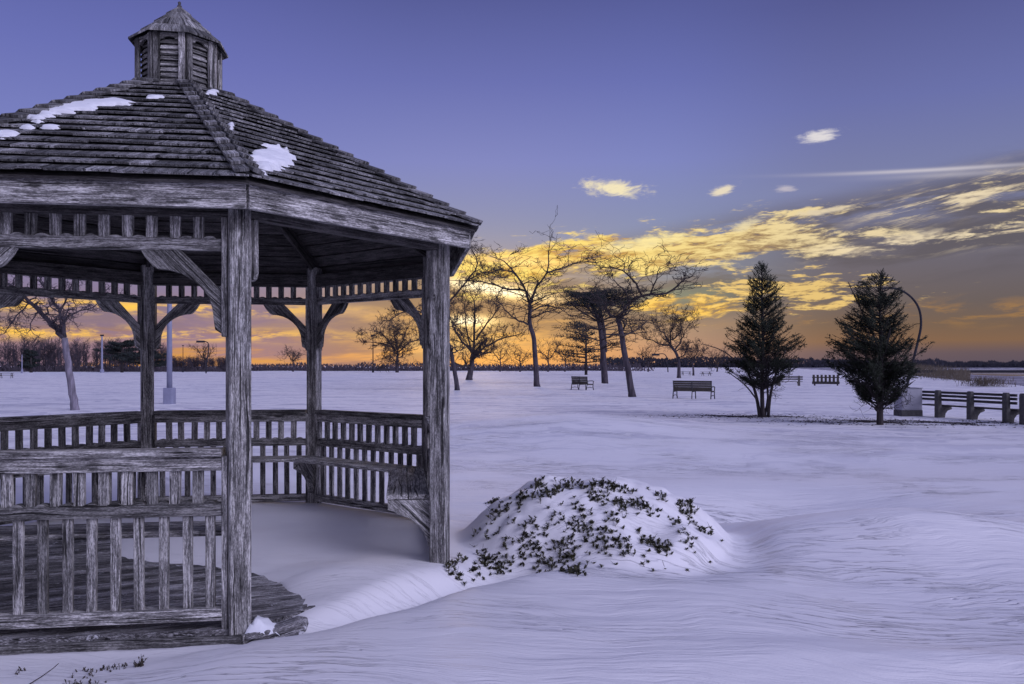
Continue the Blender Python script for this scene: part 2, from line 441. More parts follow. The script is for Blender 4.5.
# ------------------------------------------------------------------ gazebo geometry constants
GC = Vector((-3.248, 7.922, 0)); GR = 2.69; GPHI = .137
def corner(k, r, z=0.0):
    a = rad(-67.5 + 45 * k) + GPHI
    return Vector((GC.x + r * math.cos(a), GC.y + r * math.sin(a), z))
DECK = .05
BARE = [(-6.5, 8.9), (-5.2, 8.75), (-4.35, 8.35), (-3.95, 7.75), (-3.7, 7.42), (-3.2, 7.28), (-2.75, 7.16), (-2.45, 7.0), (-2.2, 6.88), (-1.95, 6.72), (-1.76, 6.36), (-1.74, 6.12),
        (-1.70, 5.95), (-1.80, 5.42), (-3.0, 5.0), (-4.2, 4.9), (-5.8, 6.4), (-6.5, 7.5)]
def poly_sd(x, y, P):
    d_ = np.full(x.shape, 1e9); ins = np.zeros(x.shape, bool); n = len(P)
    for i in range(n):
        (x0, y0), (x1, y1) = P[i], P[(i + 1) % n]
        ex, ey = x1 - x0, y1 - y0; wx, wy = x - x0, y - y0
        t_ = np.clip((wx * ex + wy * ey) / (ex * ex + ey * ey), 0, 1)
        d_ = np.minimum(d_, (wx - ex * t_) ** 2 + (wy - ey * t_) ** 2)
        c_ = ((y0 > y) != (y1 > y)) & (x < (x1 - x0) * (y - y0) / (y1 - y0 + 1e-12) + x0); ins ^= c_
    d_ = np.sqrt(d_); return np.where(ins, -d_, d_)
OCT = [tuple(corner(k, GR + .02)[:2]) for k in range(8)]
BX = [-12, -6, -4.2, -3.0, -2.2, -1.7, -1.2, -.70, -.34, .24, .96, 1.9, 3, 6, 12]
BY = [3.0, 4.0, 4.55, 4.8, 5.1, 5.42, 5.66, 6.12, 6.62, 7.02, 7.16, 7.9, 8.4, 8.6, 8.6]
MC = (.82, 8.62)
def H(x, y):
    x = np.asarray(x, float); y = np.asarray(y, float)
    h_ = .10 * fbm(x * .13, y * .22, 3, 3) + .05 * fbm(x * .7 + 9, y * 1.3, 3, 8)
    fr_ = ss(y, 30, 90)
    h_ = h_ * (1 + 2.0 * fr_)
    near_ = 1 - ss(np.hypot(x, y - 6), 7, 14)
    # sastrugi as real relief near the viewer
    wy_ = y + 1.4 * fbm(x * .35, y * .4, 2, 21) + .12 * x
    rp = fbm(x * .55, wy_ * 4.2, 3, 33)
    h_ = h_ + near_ * ss(x, -1.5, 0.3) * .034 * rp
    # the bank in the foreground and the wind trough behind its lip
    yb = np.interp(x, BX, BY) + .22 * fbm(x * 1.1, y * .2, 3, 40)
    sb = y - yb
    bank = ss(sb, .22, -.12) * .085 * ss(x, -2.6, -1.5) * (1 - ss(x, 1.2, 3.0))
    trough = -.15 * np.exp(-((sb - .38) / .42) ** 2) * ss(x, -2.0, -1.4) * (1 - ss(x, -.2, .9))
    h_ = h_ + bank + trough
    # drift by the far post and on towards the mound
    h_ = h_ + .10 * np.exp(-(((x + .15) / .7) ** 2 + ((y - 8.0) / 1.2) ** 2))
    # mound over the buried shrub
    ca, sa = math.cos(.10), math.sin(.10)
    mx = (x - MC[0]) * ca + (y - MC[1]) * sa; my = -(x - MC[0]) * sa + (y - MC[1]) * ca
    rr = np.sqrt((mx / np.where(mx > 0, 1.48, 1.42)) ** 2 + (my / np.where(my > 0, 1.25, 1.50)) ** 2) * (1 + .22 * fbm(x * 1.1, y * 1.1, 2, 50))
    dome = np.clip(1 - np.clip(rr, 0, 1.6) ** 2.1, -.9, 1)
    dome = np.where(dome > 0, dome, 0) ** 1.15
    lump = .22 * fbm(x * 3.0, y * 3.0, 5, 61) * ss(dome, 0, .3)
    h_ = h_ + .68 * dome + lump
    h_ = h_ - .10 * np.exp(-((rr - 1.12) / .18) ** 2) * ss(x, .4, 1.8)
    # hollow and hump to the right of the mound
    h_ = h_ - .42 * np.exp(-(((x - 3.6) / 1.6) ** 2 + ((y - 11.0) / 1.2) ** 2)) + .45 * np.exp(-(((x - 1.5) / 4) ** 2 + ((y - 23) / 4) ** 2)) - .15 * np.exp(-(((x - 5.5) / 4) ** 2 + ((y - 15.5) / 2) ** 2))
    h_ = h_ + .32 * np.exp(-(((x - 4.1) / 1.8) ** 2 + ((y - 8.6) / .95) ** 2))
    h_ = h_ - .10 * np.exp(-(((x - 1.6) / 1.3) ** 2 + ((y - 4.4) / .35) ** 2)) * ss(y, 3.9, 4.9)
    h_ = h_ + .09 * np.exp(-(((x - 3.0) / 1.6) ** 2 + ((y - 4.9) / .35) ** 2))
    # low rise of the field in the middle distance
    # inside the shelter
    so_ = poly_sd(x, y, OCT); sbare = poly_sd(x, y, BARE)
    drift = DECK - .045 + .085 * (1 - np.exp(-np.maximum(sbare, 0) / .30)) + .05 * fbm(x * 1.1, y * 1.1, 3, 70) + .07 * np.exp(-(((x + 1.5) / .6) ** 2 + ((y - 6.9) / .40) ** 2))
    inside = ss(so_, .50, .02)
    h_ = np.where(sbare < 0, h_, h_ * (1 - inside) + drift * inside)
    lowr = ss(sbare, .02, -.10)
    hb = -.16 * ss(so_, .10, -.02) + h_ * ss(so_, -.02, .10)
    h_ = np.where(sbare < .02, h_ * (1 - lowr) + hb * lowr, h_)
    fl_ = ss(-so_, -.6, -.1) * 0
    # snow just outside the near side of the shelter lies a little lower
    h_ = h_ - .035 * ss(so_, .9, .2) * (so_ > 0) * ss(-x, 1.2, 2.2) * ss(-y, -7.5, -6.0)
    # shore on the right
    sx = x - (43 + (y - 68) * .37)
    sx = np.where(y < 68, x - (43 + (68 - y) * .25), sx)
    sx = np.where(y > 182, x - (85 + (y - 182) * .30), sx)
    h_ = h_ - 1.35 * ss(sx, 0, 14) * 1.0
    h_ = h_ + ss(sx, 4, 14) * .35 * fbm(x * .08, y * .08, 3, 90)
    h_ = h_ - 1.5 * ss(sx, 45, 90) * ss(y, 120, 200)
    h_ = np.where((y > 900), np.maximum(h_, -.3), h_)
    return h_
def Hs(x, y): return float(H(np.array([x]), np.array([y]))[0])

# ------------------------------------------------------------------ terrain
def axis(lo, hi, step, far_lo, far_hi, g=1.09):
    a = list(np.arange(lo, hi + 1e-6, step)); s_ = step
    while a[-1] < far_hi: s_ *= g; a.append(a[-1] + s_)
    s_ = step
    while a[0] > far_lo: s_ *= g; a.insert(0, a[0] - s_)
    return np.array(a)
xs = axis(-6.5, 5.5, .035, -2500, 3000, 1.05); ys_ = axis(3.0, 11.5, .035, -60, 4000, 1.045)
XX, YY = np.meshgrid(xs, ys_); ZZ = H(XX, YY)
nx_, ny_ = len(xs), len(ys_)
co = np.stack([XX, YY, ZZ], -1).reshape(-1, 3).astype('f')
ii = np.arange(nx_ * ny_).reshape(ny_, nx_)
fa = np.stack([ii[:-1, :-1], ii[:-1, 1:], ii[1:, 1:], ii[1:, :-1]], -1).reshape(-1, 4)
me = bpy.data.meshes.new('snow_ground'); me.vertices.add(len(co)); me.vertices.foreach_set('co', co.ravel())
me.loops.add(fa.size); me.loops.foreach_set('vertex_index', fa.ravel().astype('i'))
me.polygons.add(len(fa)); me.polygons.foreach_set('loop_start', np.arange(0, fa.size, 4, dtype='i'))
me.polygons.foreach_set('use_smooth', np.ones(len(fa), bool))
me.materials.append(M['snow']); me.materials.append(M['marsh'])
cx_ = XX[:-1, :-1]; cy_ = YY[:-1, :-1]
mm = ((ZZ[:-1, :-1] < -.75) & (cy_ > 40)).astype('i').ravel()
me.polygons.foreach_set('material_index', mm)
me.update(calc_edges=True)
g = bpy.data.objects.new('snow_ground', me); COL.objects.link(g); tag(g, kind='structure')
print('terrain', nx_, ny_)
import bisect
xl_, yl_ = xs.tolist(), ys_.tolist()
def Hs(x, y):
    i = min(max(bisect.bisect(xl_, x) - 1, 0), nx_ - 2); j = min(max(bisect.bisect(yl_, y) - 1, 0), ny_ - 2)
    u = (x - xl_[i]) / (xl_[i + 1] - xl_[i]); v = (y - yl_[j]) / (yl_[j + 1] - yl_[j])
    return float((ZZ[j, i] * (1 - u) + ZZ[j, i + 1] * u) * (1 - v) + (ZZ[j + 1, i] * (1 - u) + ZZ[j + 1, i + 1] * u) * v)
wb = MB(); wb.add([(40, 150, -1.42), (3000, 150, -1.42), (3000, 1500, -1.42), (40, 1500, -1.42)], [(0, 1, 2, 3)])
tag(wb.build('bay_water', M['water']), kind='structure')

# ------------------------------------------------------------------ gazebo
gz = empty('gazebo', (GC.x, GC.y, 0), 'weathered grey wooden gazebo with shingled roof, louvered cupola and built-in benches', 'gazebo')
GO = tuple(gz.location)
def gb(mb, name, mat, parent=None, bevel=.004, smooth=False):
    o = mb.build(name, mat, None, bevel, smooth, origin=GO)
    o.parent = parent or gz
    return o
UP = Vector((0, 0, 1))
V8 = [corner(k, GR) for k in range(8)]
def frame(k):
    P, Q = V8[k % 8], V8[(k + 1) % 8]; e = (Q - P); L = e.length; e.normalize(); n = Vector((-e.y, e.x, 0))
    if n.dot(Vector((GC.x, GC.y, 0)) - P) < 0: n = -n
    return P, e, n, L
def pt(k, u, n_, z):
    P, e, n, L = frame(k); return P + e * u + n * n_ + UP * z
# side k runs corner k -> k+1.  0 = entrance (A to B), 1 = B-B2, 2 = B2-C, 3 = C-D, 4 = D-E, 5, 6, 7 = H-A
ENTR = 0
POSTW = .145
for k in range(8):
    mb = MB(); p = V8[k]; rdir = (p - Vector((GC.x, GC.y, 0))).normalized(); tdir = Vector((-rdir.y, rdir.x, 0))
    zb = -.12
    mb.board(p + UP * zb, p + UP * 3.12, tdir, rdir, POSTW, POSTW, br=.55 + .2 * R.random())
    gb(mb, 'post', M['wood'], bevel=.008)
# jamb boards fixed to both sides of every panel
def rail_panel(k, individual):
    P, e, n, L = frame(k); br0 = R.random()
    mb = MB()
    def rail(z0, z1, th, u0=.10, u1=None, nn=0.0, scal=None):
        u1 = u1 or L - .10
        if not scal:
            mb.board(pt(k, u0, nn, (z0 + z1) / 2), pt(k, u1, nn, (z0 + z1) / 2), n, UP, th, z1 - z0)
            return
        # scalloped rail: humps up between the upper balusters (scal = +1) or down (-1)
        N = int((u1 - u0) / .0138); top = []
        for i in range(N + 1):
            u = u0 + (u1 - u0) * i / N; ph = ((u - .262) / .1535) % 1.0
            hump = .018 * max(0.0, math.sin(math.pi * min(1, max(0, (ph - .22) / .56)))) ** .6
            top.append((u, (z1 if scal > 0 else z0) + hump * scal))
        pts = [pt(k, u, nn - th / 2, z) for u, z in top]
        if scal > 0: pts = [pt(k, u0, nn - th / 2, z0)] + pts + [pt(k, u1, nn - th / 2, z0)]
        else: pts = [pt(k, u1, nn - th / 2, z1)] + pts[::-1] + [pt(k, u0, nn - th / 2, z1)]
        mb.prism(pts, n * th, e)
    rail(1.235, 1.285, .15)                       # cap
    rail(1.135, 1.233, .085)                      # rail under the cap
    rail(.825, .910, .085, scal=1)
    rail(.110, .195, .105)
    for u in (.085, L - .085):
        mb.board(pt(k, u, 0, .02), pt(k, u, 0, 1.233), e, n, .038, .10)
    rl = gb(mb, 'railing', M['wood'])
    ups = [.262 + .1535 * i for i in range(11)]
    los = [.185 + .1535 * i for i in range(12)]
    jobs = [(u + R.uniform(-.006, .006), .900, 1.136, .070) for u in ups] + [(u + R.uniform(-.006, .006), .193, .826, .062) for u in los]
    if individual:
        for u, z0, z1, ww in jobs:
            q = MB(); tl = R.uniform(-.004, .004); q.board(pt(k, u, 0, z0), pt(k, u + tl, 0, z1), e, n, ww, .038)
            gb(q, 'baluster', M['wood'], rl, .003)
    else:
        q = MB()
        for u, z0, z1, ww in jobs: q.board(pt(k, u, 0, z0), pt(k, u, 0, z1), e, n, ww, .038)
        tag(gb(q, 'balusters', M['wood'], rl, .003), kind='stuff')
    # frieze
    mb = MB()
    def fr_rail():
        u0, u1 = .10, L - .10; N = int((u1 - u0) / .0138); pts = []
        for i in range(N + 1):
            u = u0 + (u1 - u0) * i / N; ph = ((u - .262) / .1535) % 1.0
            pts.append(pt(k, u, -.03, 2.722 + .018 * max(0.0, math.sin(math.pi * min(1, max(0, (ph - .22) / .56)))) ** .6))
        pts = [pt(k, u0, -.03, 2.64)] + pts + [pt(k, u1, -.03, 2.64)]
        mb.prism(pts, n * .06, e)
    fr_rail()
    for u in (.085, L - .085): mb.board(pt(k, u, 0, 2.05), pt(k, u, 0, 2.868), e, n, .038, .10)
    fo = gb(mb, 'frieze', M['wood'])
    if individual:
        for u in ups:
            q = MB(); q.board(pt(k, u, 0, 2.72), pt(k, u, 0, 2.872), e, n, .068, .038); gb(q, 'spindle', M['wood'], fo, .003)
    else:
        q = MB()
        for u in ups: q.board(pt(k, u, 0, 2.72), pt(k, u, 0, 2.872), e, n, .068, .038)
        tag(gb(q, 'spindles', M['wood'], fo, .003), kind='stuff')
    # corner braces
    prof = [(.0, 2.07), (.045, 2.10), (.055, 2.18)]
    for i in range(9):
        a = i / 8 * math.pi / 2
        prof.append((.055 + .37 * (1 - math.cos(a)), 2.18 + .33 * math.sin(a)))
    prof += [(.455, 2.53), (.50, 2.585), (.53, 2.638), (.27, 2.638), (.0, 2.36)]
    for s_ in (0, 1):
        q = MB(); f_ = (lambda u: .105 + u) if s_ == 0 else (lambda u: L - .105 - u)
        pts = [pt(k, f_(u), -.03, z) for u, z in prof]
        gd = (pt(k, f_(.5), 0, 2.6) - pt(k, f_(0), 0, 2.1))
        q.prism(pts if s_ == 0 else pts[::-1], n * .06, gd); gb(q, 'corner_brace', M['wood'])
for k in range(8):
    P, e, n, L = frame(k)
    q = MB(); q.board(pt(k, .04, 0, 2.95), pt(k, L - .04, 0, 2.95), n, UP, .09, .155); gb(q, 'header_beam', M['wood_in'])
    if k != ENTR: rail_panel(k, k in (7, 2, 3, 4))
# nailer boards with rounded lower ends at the entrance
for u, s_ in ((.095, 1), (frame(0)[3] - .095, -1)):
    q = MB(); P, e, n, L = frame(0)
    zb, w2 = 2.50, .05
    prof = [(-w2, 2.87), (-w2, zb), (-w2 * .7, zb - .045), (0, zb - .06), (w2 * .7, zb - .045), (w2, zb), (w2, 2.87)]
    q.prism([P + e * u + n * a + UP * z for a, z in prof], e * .035 * s_, UP); gb(q, 'trim_board', M['wood'])
# entrance face trim on the post front
# benches
for k in range(8):
    if k == ENTR: continue
    P, e, n, L = frame(k); tn = math.tan(rad(22.5)); q = MB()
    for n0, n1 in ((.09, .275), (.285, .47)):
        a0 = n0 * tn * (0 if k == 1 else 1) + .02; a1 = n1 * tn * (0 if k == 1 else 1) + .02
        b0 = n0 * tn * (0 if k == 7 else 1) + .02; b1 = n1 * tn * (0 if k == 7 else 1) + .02
        pts = [pt(k, a0, n0, .662), pt(k, L - b0, n0, .662), pt(k, L - b1, n1, .662), pt(k, a1, n1, .662)]
        q.prism(pts, UP * .04, e)
    q.br = [.95] * len(q.br); gb(q, 'bench_seat', M['wood'])
def bbr(o, dirn, thn):
    q = MB()
    prof = [(.06, .655), (.06, .20), (.10, .24), (.115, .30), (.14, .36), (.19, .43), (.27, .49), (.36, .52), (.40, .55), (.46, .57), (.46, .655)]
    q.prism([o + dirn * a + UP * z - thn * .04 for a, z in prof], thn * .08, dirn + UP * 1.0); gb(q, 'bench_bracket', M['wood'])
for k in range(2, 8):
    o = V8[k]; dirn = (Vector((GC.x, GC.y, 0)) - o).normalized(); bbr(o, dirn, Vector((-dirn.y, dirn.x, 0)))
P, e, n, L = frame(1); bbr(P + e * .07, n, e)
P, e, n, L = frame(7); bbr(P + e * (L - .07), n, e)
# deck
q = MB()
P0, e0, n0, L0 = frame(7)
apo = (GR + .06) * math.cos(rad(22.5)); hw = (GR + .06) * math.sin(rad(22.5))
c0v = Vector((GC.x, GC.y, 0))
bd = (-n0 * 1.0 + e0 * .0); ang = rad(16)
bdir = Vector((e0.x * math.cos(ang) - e0.y * math.sin(ang), e0.x * math.sin(ang) + e0.y * math.cos(ang), 0)); bn = Vector((-bdir.y, bdir.x, 0))
OC2 = [corner(k, GR + .06) for k in range(8)]
def clip(y0, y1):
    """strip of the octagon between offsets y0 and y1 along bn"""
    def cut(poly, off, sgn):
        out_ = []
        for i in range(len(poly)):
            a, b_ = poly[i], poly[(i + 1) % len(poly)]; da, db = sgn * (a.dot(bn) - off), sgn * (b_.dot(bn) - off)
            if da >= 0: out_.append(a)
            if da * db < 0: out_.append(a.lerp(b_, da / (da - db)))
        return out_
    pl = [v - c0v for v in OC2]; pl = cut(pl, y0, 1)
    if len(pl) > 2: pl = cut(pl, y1, -1)
    return [v + c0v for v in pl]
yv = -2.75
while yv < 2.75:
    pl = clip(yv + .004, yv + .138)
    if len(pl) > 2: q.prism([v + UP * (DECK - .04 + R.uniform(-.004, .004)) for v in pl], UP * .04, bdir)
    yv += .142
gb(q, 'deck', M['deckwood'], bevel=0)
q = MB()
for k in range(8):
    a, b_ = corner(k, GR + .10), corner(k + 1, GR + .10); q.board(a + UP * -.075, b_ + UP * -.075, frame(k)[2], UP, .04, .19)
gb(q, 'deck_rim', M['wood'])

# roof
RE, ZE = 3.035, 3.062; RT, ZT = .40, 4.475
def rp(k, u, s_, h_=0.0):
    """point on roof face k: s_ 0..1 up the slope, u metres sideways from its middle line, h_ out of the plane"""
    r_ = RE + (RT - RE) * s_; z_ = ZE + (ZT - ZE) * s_
    a, b_ = corner(k, r_, z_), corner(k + 1, r_, z_); mid = (a + b_) / 2; e_ = (b_ - a).normalized()
    nn = e_.cross((corner(k, RT, ZT) + corner(k + 1, RT, ZT)) / 2 - (corner(k, RE, ZE) + corner(k + 1, RE, ZE)) / 2).normalized()
    if nn.z < 0: nn = -nn
    return mid + e_ * u + nn * h_
def hwid(s_): return (RE + (RT - RE) * s_) * math.sin(rad(22.5))
q = MB(); NC = 17; slopeL = (rp(0, 0, 1) - rp(0, 0, 0)).length
def shingle(q, k, u0, u1, s0, s1, h0, h1, th, j=.0):
    def cl(u, s_): hh = hwid(s_); return max(-hh, min(hh, u))
    if u0 > hwid(s1) - .005 or u1 < -hwid(s1) + .005:
        s1 = s0 + (s1 - s0) * .5
    vs = [rp(k, cl(u0, s0), s0 - j, h0 - th), rp(k, cl(u1, s0), s0 - j, h0 - th), rp(k, cl(u1, s1), s1, h1 - th), rp(k, cl(u0, s1), s1, h1 - th),
          rp(k, cl(u0, s0), s0 - j, h0), rp(k, cl(u1, s0), s0 - j, h0), rp(k, cl(u1, s1), s1, h1), rp(k, cl(u0, s1), s1, h1)]
    o = R.random() * 40, R.random() * 40
    bc = []
    for i, v in enumerate(vs):
        uu = (u0, u1, u1, u0)[i % 4]; sv = (s0, s0, s1, s1)[i % 4]
        bc.append((sv * slopeL + o[0], uu + o[1], 0 if i < 4 else .01))
    q.add(vs, [(3, 2, 1, 0), (4, 5, 6, 7), (0, 1, 5, 4), (1, 2, 6, 5), (2, 3, 7, 6), (3, 0, 4, 7)], bc)
for k in range(8):
    for c_ in range(NC):
        s0 = c_ / NC - .002; s1 = min(1.0, s0 + 1.35 / NC); hh = hwid(max(0, s0)); u = -hh - R.uniform(0, .15)
        while u < hh:
            w_ = R.uniform(.12, .36); a = max(-hh, u + .002); b_ = min(hh, u + w_ - .002)
            if b_ - a > .02: shingle(q, k, a, b_, s0, s1, .046 + R.uniform(-.004, .006), .008, .015, R.uniform(-.0008, .0018))
            u += w_
gb(q, 'roof_shingles', M['shingle'], bevel=0)
# hip caps
for k in range(8):
    q = MB()
    for c_ in range(NC):
        s0 = c_ / NC - .004 + R.uniform(-.002, .002); s1 = min(1.0, s0 + 1.4 / NC)
        for face, sgn in ((k, -1), (k - 1, 1)):
            def ed(s_, off, h_): return rp(face % 8, sgn * (hwid(max(0, s_)) - off), s_, h_)
            wv_ = .085
            def wd(s_): return min(wv_, hwid(s_) * .9)
            a = [ed(s0, -.004, .088), ed(s0, wd(max(0, s0)), .076), ed(s1, wd(s1), .044), ed(s1, -.004, .052)]
            b_ = [ed(s0, -.004, .066), ed(s0, wd(max(0, s0)), .056), ed(s1, wd(s1), .030), ed(s1, -.004, .034)]
            o = R.random() * 40
            bc = [(x_ + o, y_, z_) for x_, y_, z_ in ((s0 * 3, 0, 0), (s0 * 3, .12, 0), (s1 * 3, .12, 0), (s1 * 3, 0, 0))] * 2
            fs = [(0, 1, 2, 3), (7, 6, 5, 4), (0, 4, 5, 1), (1, 5, 6, 2), (2, 6, 7, 3), (3, 7, 4, 0)]
            if sgn > 0: fs = [f[::-1] for f in fs]
            q.add(a + b_, fs, bc)
    gb(q, 'hip_cap', M['shingle'], bevel=0)
# fascia, sheathing boards, rafters
RF = 2.978
for k in range(8):
    q = MB(); a, b_ = corner(k, RF - .022), corner(k + 1, RF - .022); n = frame(k)[2]; e_ = (b_ - a).normalized()
    q.board(a + UP * 2.973 + e_ * .004, b_ + UP * 2.973 - e_ * .004, n, UP, .042, .168, br=.75); gb(q, 'fascia', M['wood'], bevel=.005)
q = MB()
for k in range(8):
    nb_ = 13
    for i in range(nb_):
        s0 = (i + .04) / nb_; s1 = (i + .93) / nb_
        v = [rp(k, -hwid(s0), s0, -.03), rp(k, hwid(s0), s0, -.03), rp(k, hwid(s1), s1, -.03), rp(k, -hwid(s1), s1, -.03)]
        nn = (v[1] - v[0]).cross(v[3] - v[0]).normalized(); nn = nn if nn.z > 0 else -nn
        q.prism(v, nn * .02, v[1] - v[0])
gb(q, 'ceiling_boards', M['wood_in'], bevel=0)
for k in range(8):
    q = MB(); a = corner(k, 2.93, ZE + (RE - 2.93) * (ZT - ZE) / (RE - RT) - .115); b_ = corner(k, .10, ZE + (RE - .10) * (ZT - ZE) / (RE - RT) - .115)
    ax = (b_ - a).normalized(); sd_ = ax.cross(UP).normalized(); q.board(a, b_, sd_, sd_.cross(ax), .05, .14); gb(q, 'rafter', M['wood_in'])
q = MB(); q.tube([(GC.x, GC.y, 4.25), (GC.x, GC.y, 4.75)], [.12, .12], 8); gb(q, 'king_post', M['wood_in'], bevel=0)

# cupola
CR, CB, CT = .375, 4.415, 4.965
cu = MB()
core_ = [corner(k, CR - .05, CB) for k in range(8)]; cu.prism(core_, UP * (CT - CB), UP)  # near-black solid core, shade of the hollow cupola put into its colour
cup = gb(cu, 'cupola', M['dark_core'], bevel=0)
q = MB()
for k in range(8):
    a, b_ = corner(k, CR), corner(k + 1, CR); e_ = (b_ - a).normalized(); n = frame(k)[2]; Lc = (b_ - a).length
    for u in (.030, Lc - .030):
        q.board(a + e_ * u + UP * CB - n * .012, a + e_ * u + UP * CT - n * .012, e_, n, .056, .03)
    q.board(a + e_ * .058 + UP * (CB + .022), b_ - e_ * .058 + UP * (CB + .022), n, UP, .03, .045)
    # arched head board
    u0, u1 = .058, Lc - .058; pts = []
    for i in range(13):
        u = u0 + (u1 - u0) * i / 12; f_ = i / 12
        pts.append(a + e_ * u + UP * (CT - .075 + .040 * math.sin(math.pi * f_) ** .7 - (.012 if i in (2, 10) else 0)) - n * .012)
    pts = pts + [a + e_ * u1 + UP * CT - n * .012, a + e_ * u0 + UP * CT - n * .012]
    q.prism(pts[::-1], n * .03, e_)
gb(q, 'cupola_frame', M['wood'], cup, .002)
for k in range(8):
    q = MB(); a, b_ = corner(k, CR - .006), corner(k + 1, CR - .006); e_ = (b_ - a).normalized(); n = frame(k)[2]
    for i in range(9):
        z = CB + .062 + i * .052; tl = (UP * .80 - n * -.60).normalized()
        q.board(a + e_ * .055 + UP * z + n * .02, b_ - e_ * .055 + UP * z + n * .02, (n * .5 + UP * .87), (UP * .5 - n * .87), .056, .010)
    gb(q, 'louver', M['wood'], cup, 0)
q = MB()
for k in range(8):   # flared skirt board round the foot of the cupola
    a, b_, c_, d_ = corner(k, CR + .085, CB + .005), corner(k + 1, CR + .085, CB + .005), corner(k + 1, CR + .014, CB + .075), corner(k, CR + .014, CB + .075)
    nn = (b_ - a).cross(d_ - a).normalized(); q.prism([a, b_, c_, d_], nn * .014, b_ - a)
gb(q, 'cupola_skirt', M['wood'], cup, 0)
q = MB()
A0, Z0, Z1 = .455, CT - .012, 5.355
for k in range(8):
    NR = 4
    for i in range(NR):
        s0, s1 = i / NR, min(1, (i + 1.25) / NR)
        for half in ((0, .5), (.5, 1)):
            def cp(f_, s_, h_):
                r_ = A0 * (1 - s_) + .012 * s_; z_ = Z0 + (Z1 - Z0) * s_ + h_
                return corner(k, r_, z_).lerp(corner(k + 1, r_, z_), f_)
            f0, f1 = half; j = R.uniform(-.01, .012)
            vs = [cp(f0, s0 - j, .0), cp(f1, s0 - j, .0), cp(f1, s1, -.012), cp(f0, s1, -.012), cp(f0, s0 - j, .020), cp(f1, s0 - j, .020), cp(f1, s1, .004), cp(f0, s1, .004)]
            o = R.random() * 30; bc = [((s0, s0, s1, s1)[i_ % 4] * .5 + o, (f0, f1, f1, f0)[i_ % 4] * .3, 0) for i_ in range(8)]
            q.add(vs, [(3, 2, 1, 0), (4, 5, 6, 7), (0, 1, 5, 4), (1, 2, 6, 5), (2, 3, 7, 6), (3, 0, 4, 7)], bc)
gb(q, 'cupola_roof', M['shingle'], cup, 0)
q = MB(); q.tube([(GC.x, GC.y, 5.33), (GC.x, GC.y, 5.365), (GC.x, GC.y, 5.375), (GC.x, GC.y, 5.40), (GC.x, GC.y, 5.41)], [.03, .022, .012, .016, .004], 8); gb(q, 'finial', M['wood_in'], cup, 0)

# ------------------------------------------------------------------ snow lying on the roof, and things at its foot
def roof_hit(k, px, py):
    o = Vector((0, 0, CAMZ)); d_ = (W(px, py, 10) - o); p0 = rp(k, 0, .3, .040)
    nn = (rp(k, 1, .3) - rp(k, 0, .3)).cross(rp(k, 0, .6) - rp(k, 0, .3)); t_ = (p0 - o).dot(nn) / d_.dot(nn); return o + d_ * t_, nn.normalized()
def snow_patch(k, blobs, label, seed, thick=.035):
    """blobs: list of (px, py, rx, ry) ellipses as the patch is outlined; laid on roof face k"""
    mid, nn = roof_hit(k, blobs[0][0], blobs[0][1])
    if nn.z < 0: nn = -nn
    e_ = (rp(k, 1, .3) - rp(k, 0, .3)).normalized(); g_ = nn.cross(e_).normalized()
    cs = []
    for px, py, rx, ry in blobs:
        c_ = roof_hit(k, px, py)[0]; sx_ = (roof_hit(k, px + rx, py)[0] - c_).length; sy_ = (roof_hit(k, px, py - ry)[0] - c_).length
        cs.append(((c_ - mid).dot(e_), (c_ - mid).dot(g_), sx_, sy_))
    x0 = min(c[0] - c[2] * 1.4 for c in cs); x1 = max(c[0] + c[2] * 1.4 for c in cs); y0 = min(c[1] - c[3] * 1.4 for c in cs); y1 = max(c[1] + c[3] * 1.4 for c in cs)
    cn = [roof_hit(k, px + a * rx * 1.5, py + b2 * ry * 1.6)[0] - mid for px, py, rx, ry in blobs for a in (-1, 1) for b2 in (-1, 1)]
    x0 = min(c.dot(e_) for c in cn); x1 = max(c.dot(e_) for c in cn); y0 = min(c.dot(g_) for c in cn); y1 = max(c.dot(g_) for c in cn)
    st_ = max(.012, min((x1 - x0) / 90, .016)); gx = np.arange(x0, x1, st_); gy = np.arange(y0, y1, st_); A, B_ = np.meshgrid(gx, gy)
    f = np.zeros(A.shape)
    PX = mid.x + e_.x * A + g_.x * B_; PY = mid.y + e_.y * A + g_.y * B_; PZ = mid.z + e_.z * A + g_.z * B_
    U_ = 512 + FPX * PX / PY; V_ = HZ - FPX * (PZ - CAMZ) / PY; f = f - 9
    for px, py, rx, ry in blobs: f = np.maximum(f, 1 - np.sqrt(((U_ - px) / rx) ** 2 + ((V_ - py) / ry) ** 2))
    f = f * .85 - .03 + 1.7 * fbm(A * 5 + seed, B_ * 24, 5, seed)
    hgt = .002 + .55 * thick * np.clip(f * 2.2, 0, 1) ** .5 + .008 * fbm(A * 20, B_ * 20, 3, seed)
    q = MB(); idx = -np.ones(A.shape, int); keep = f > 0
    ny, nx = A.shape; vs = []
    fs = []
    for j in range(ny):
        for i in range(nx):
            nb4 = keep[max(0, j - 1):j + 2, max(0, i - 1):i + 2].any()
            if nb4:
                idx[j, i] = len(vs); p = mid + e_ * A[j, i] + g_ * B_[j, i] + nn * (hgt[j, i] if keep[j, i] else -.008); vs.append(tuple(p))
    for j in range(ny - 1):
        for i in range(nx - 1):
            a = (idx[j, i], idx[j, i + 1], idx[j + 1, i + 1], idx[j + 1, i])
            if min(a) >= 0: fs.append(a)
    if not fs: return
    q.add(vs, fs); o = q.build('snow_patch', M['snow2'], None, 0, True, origin=tuple(mid)); o.location = mid
    tag(o, label, 'snow patch', 'snow patches on the roof')
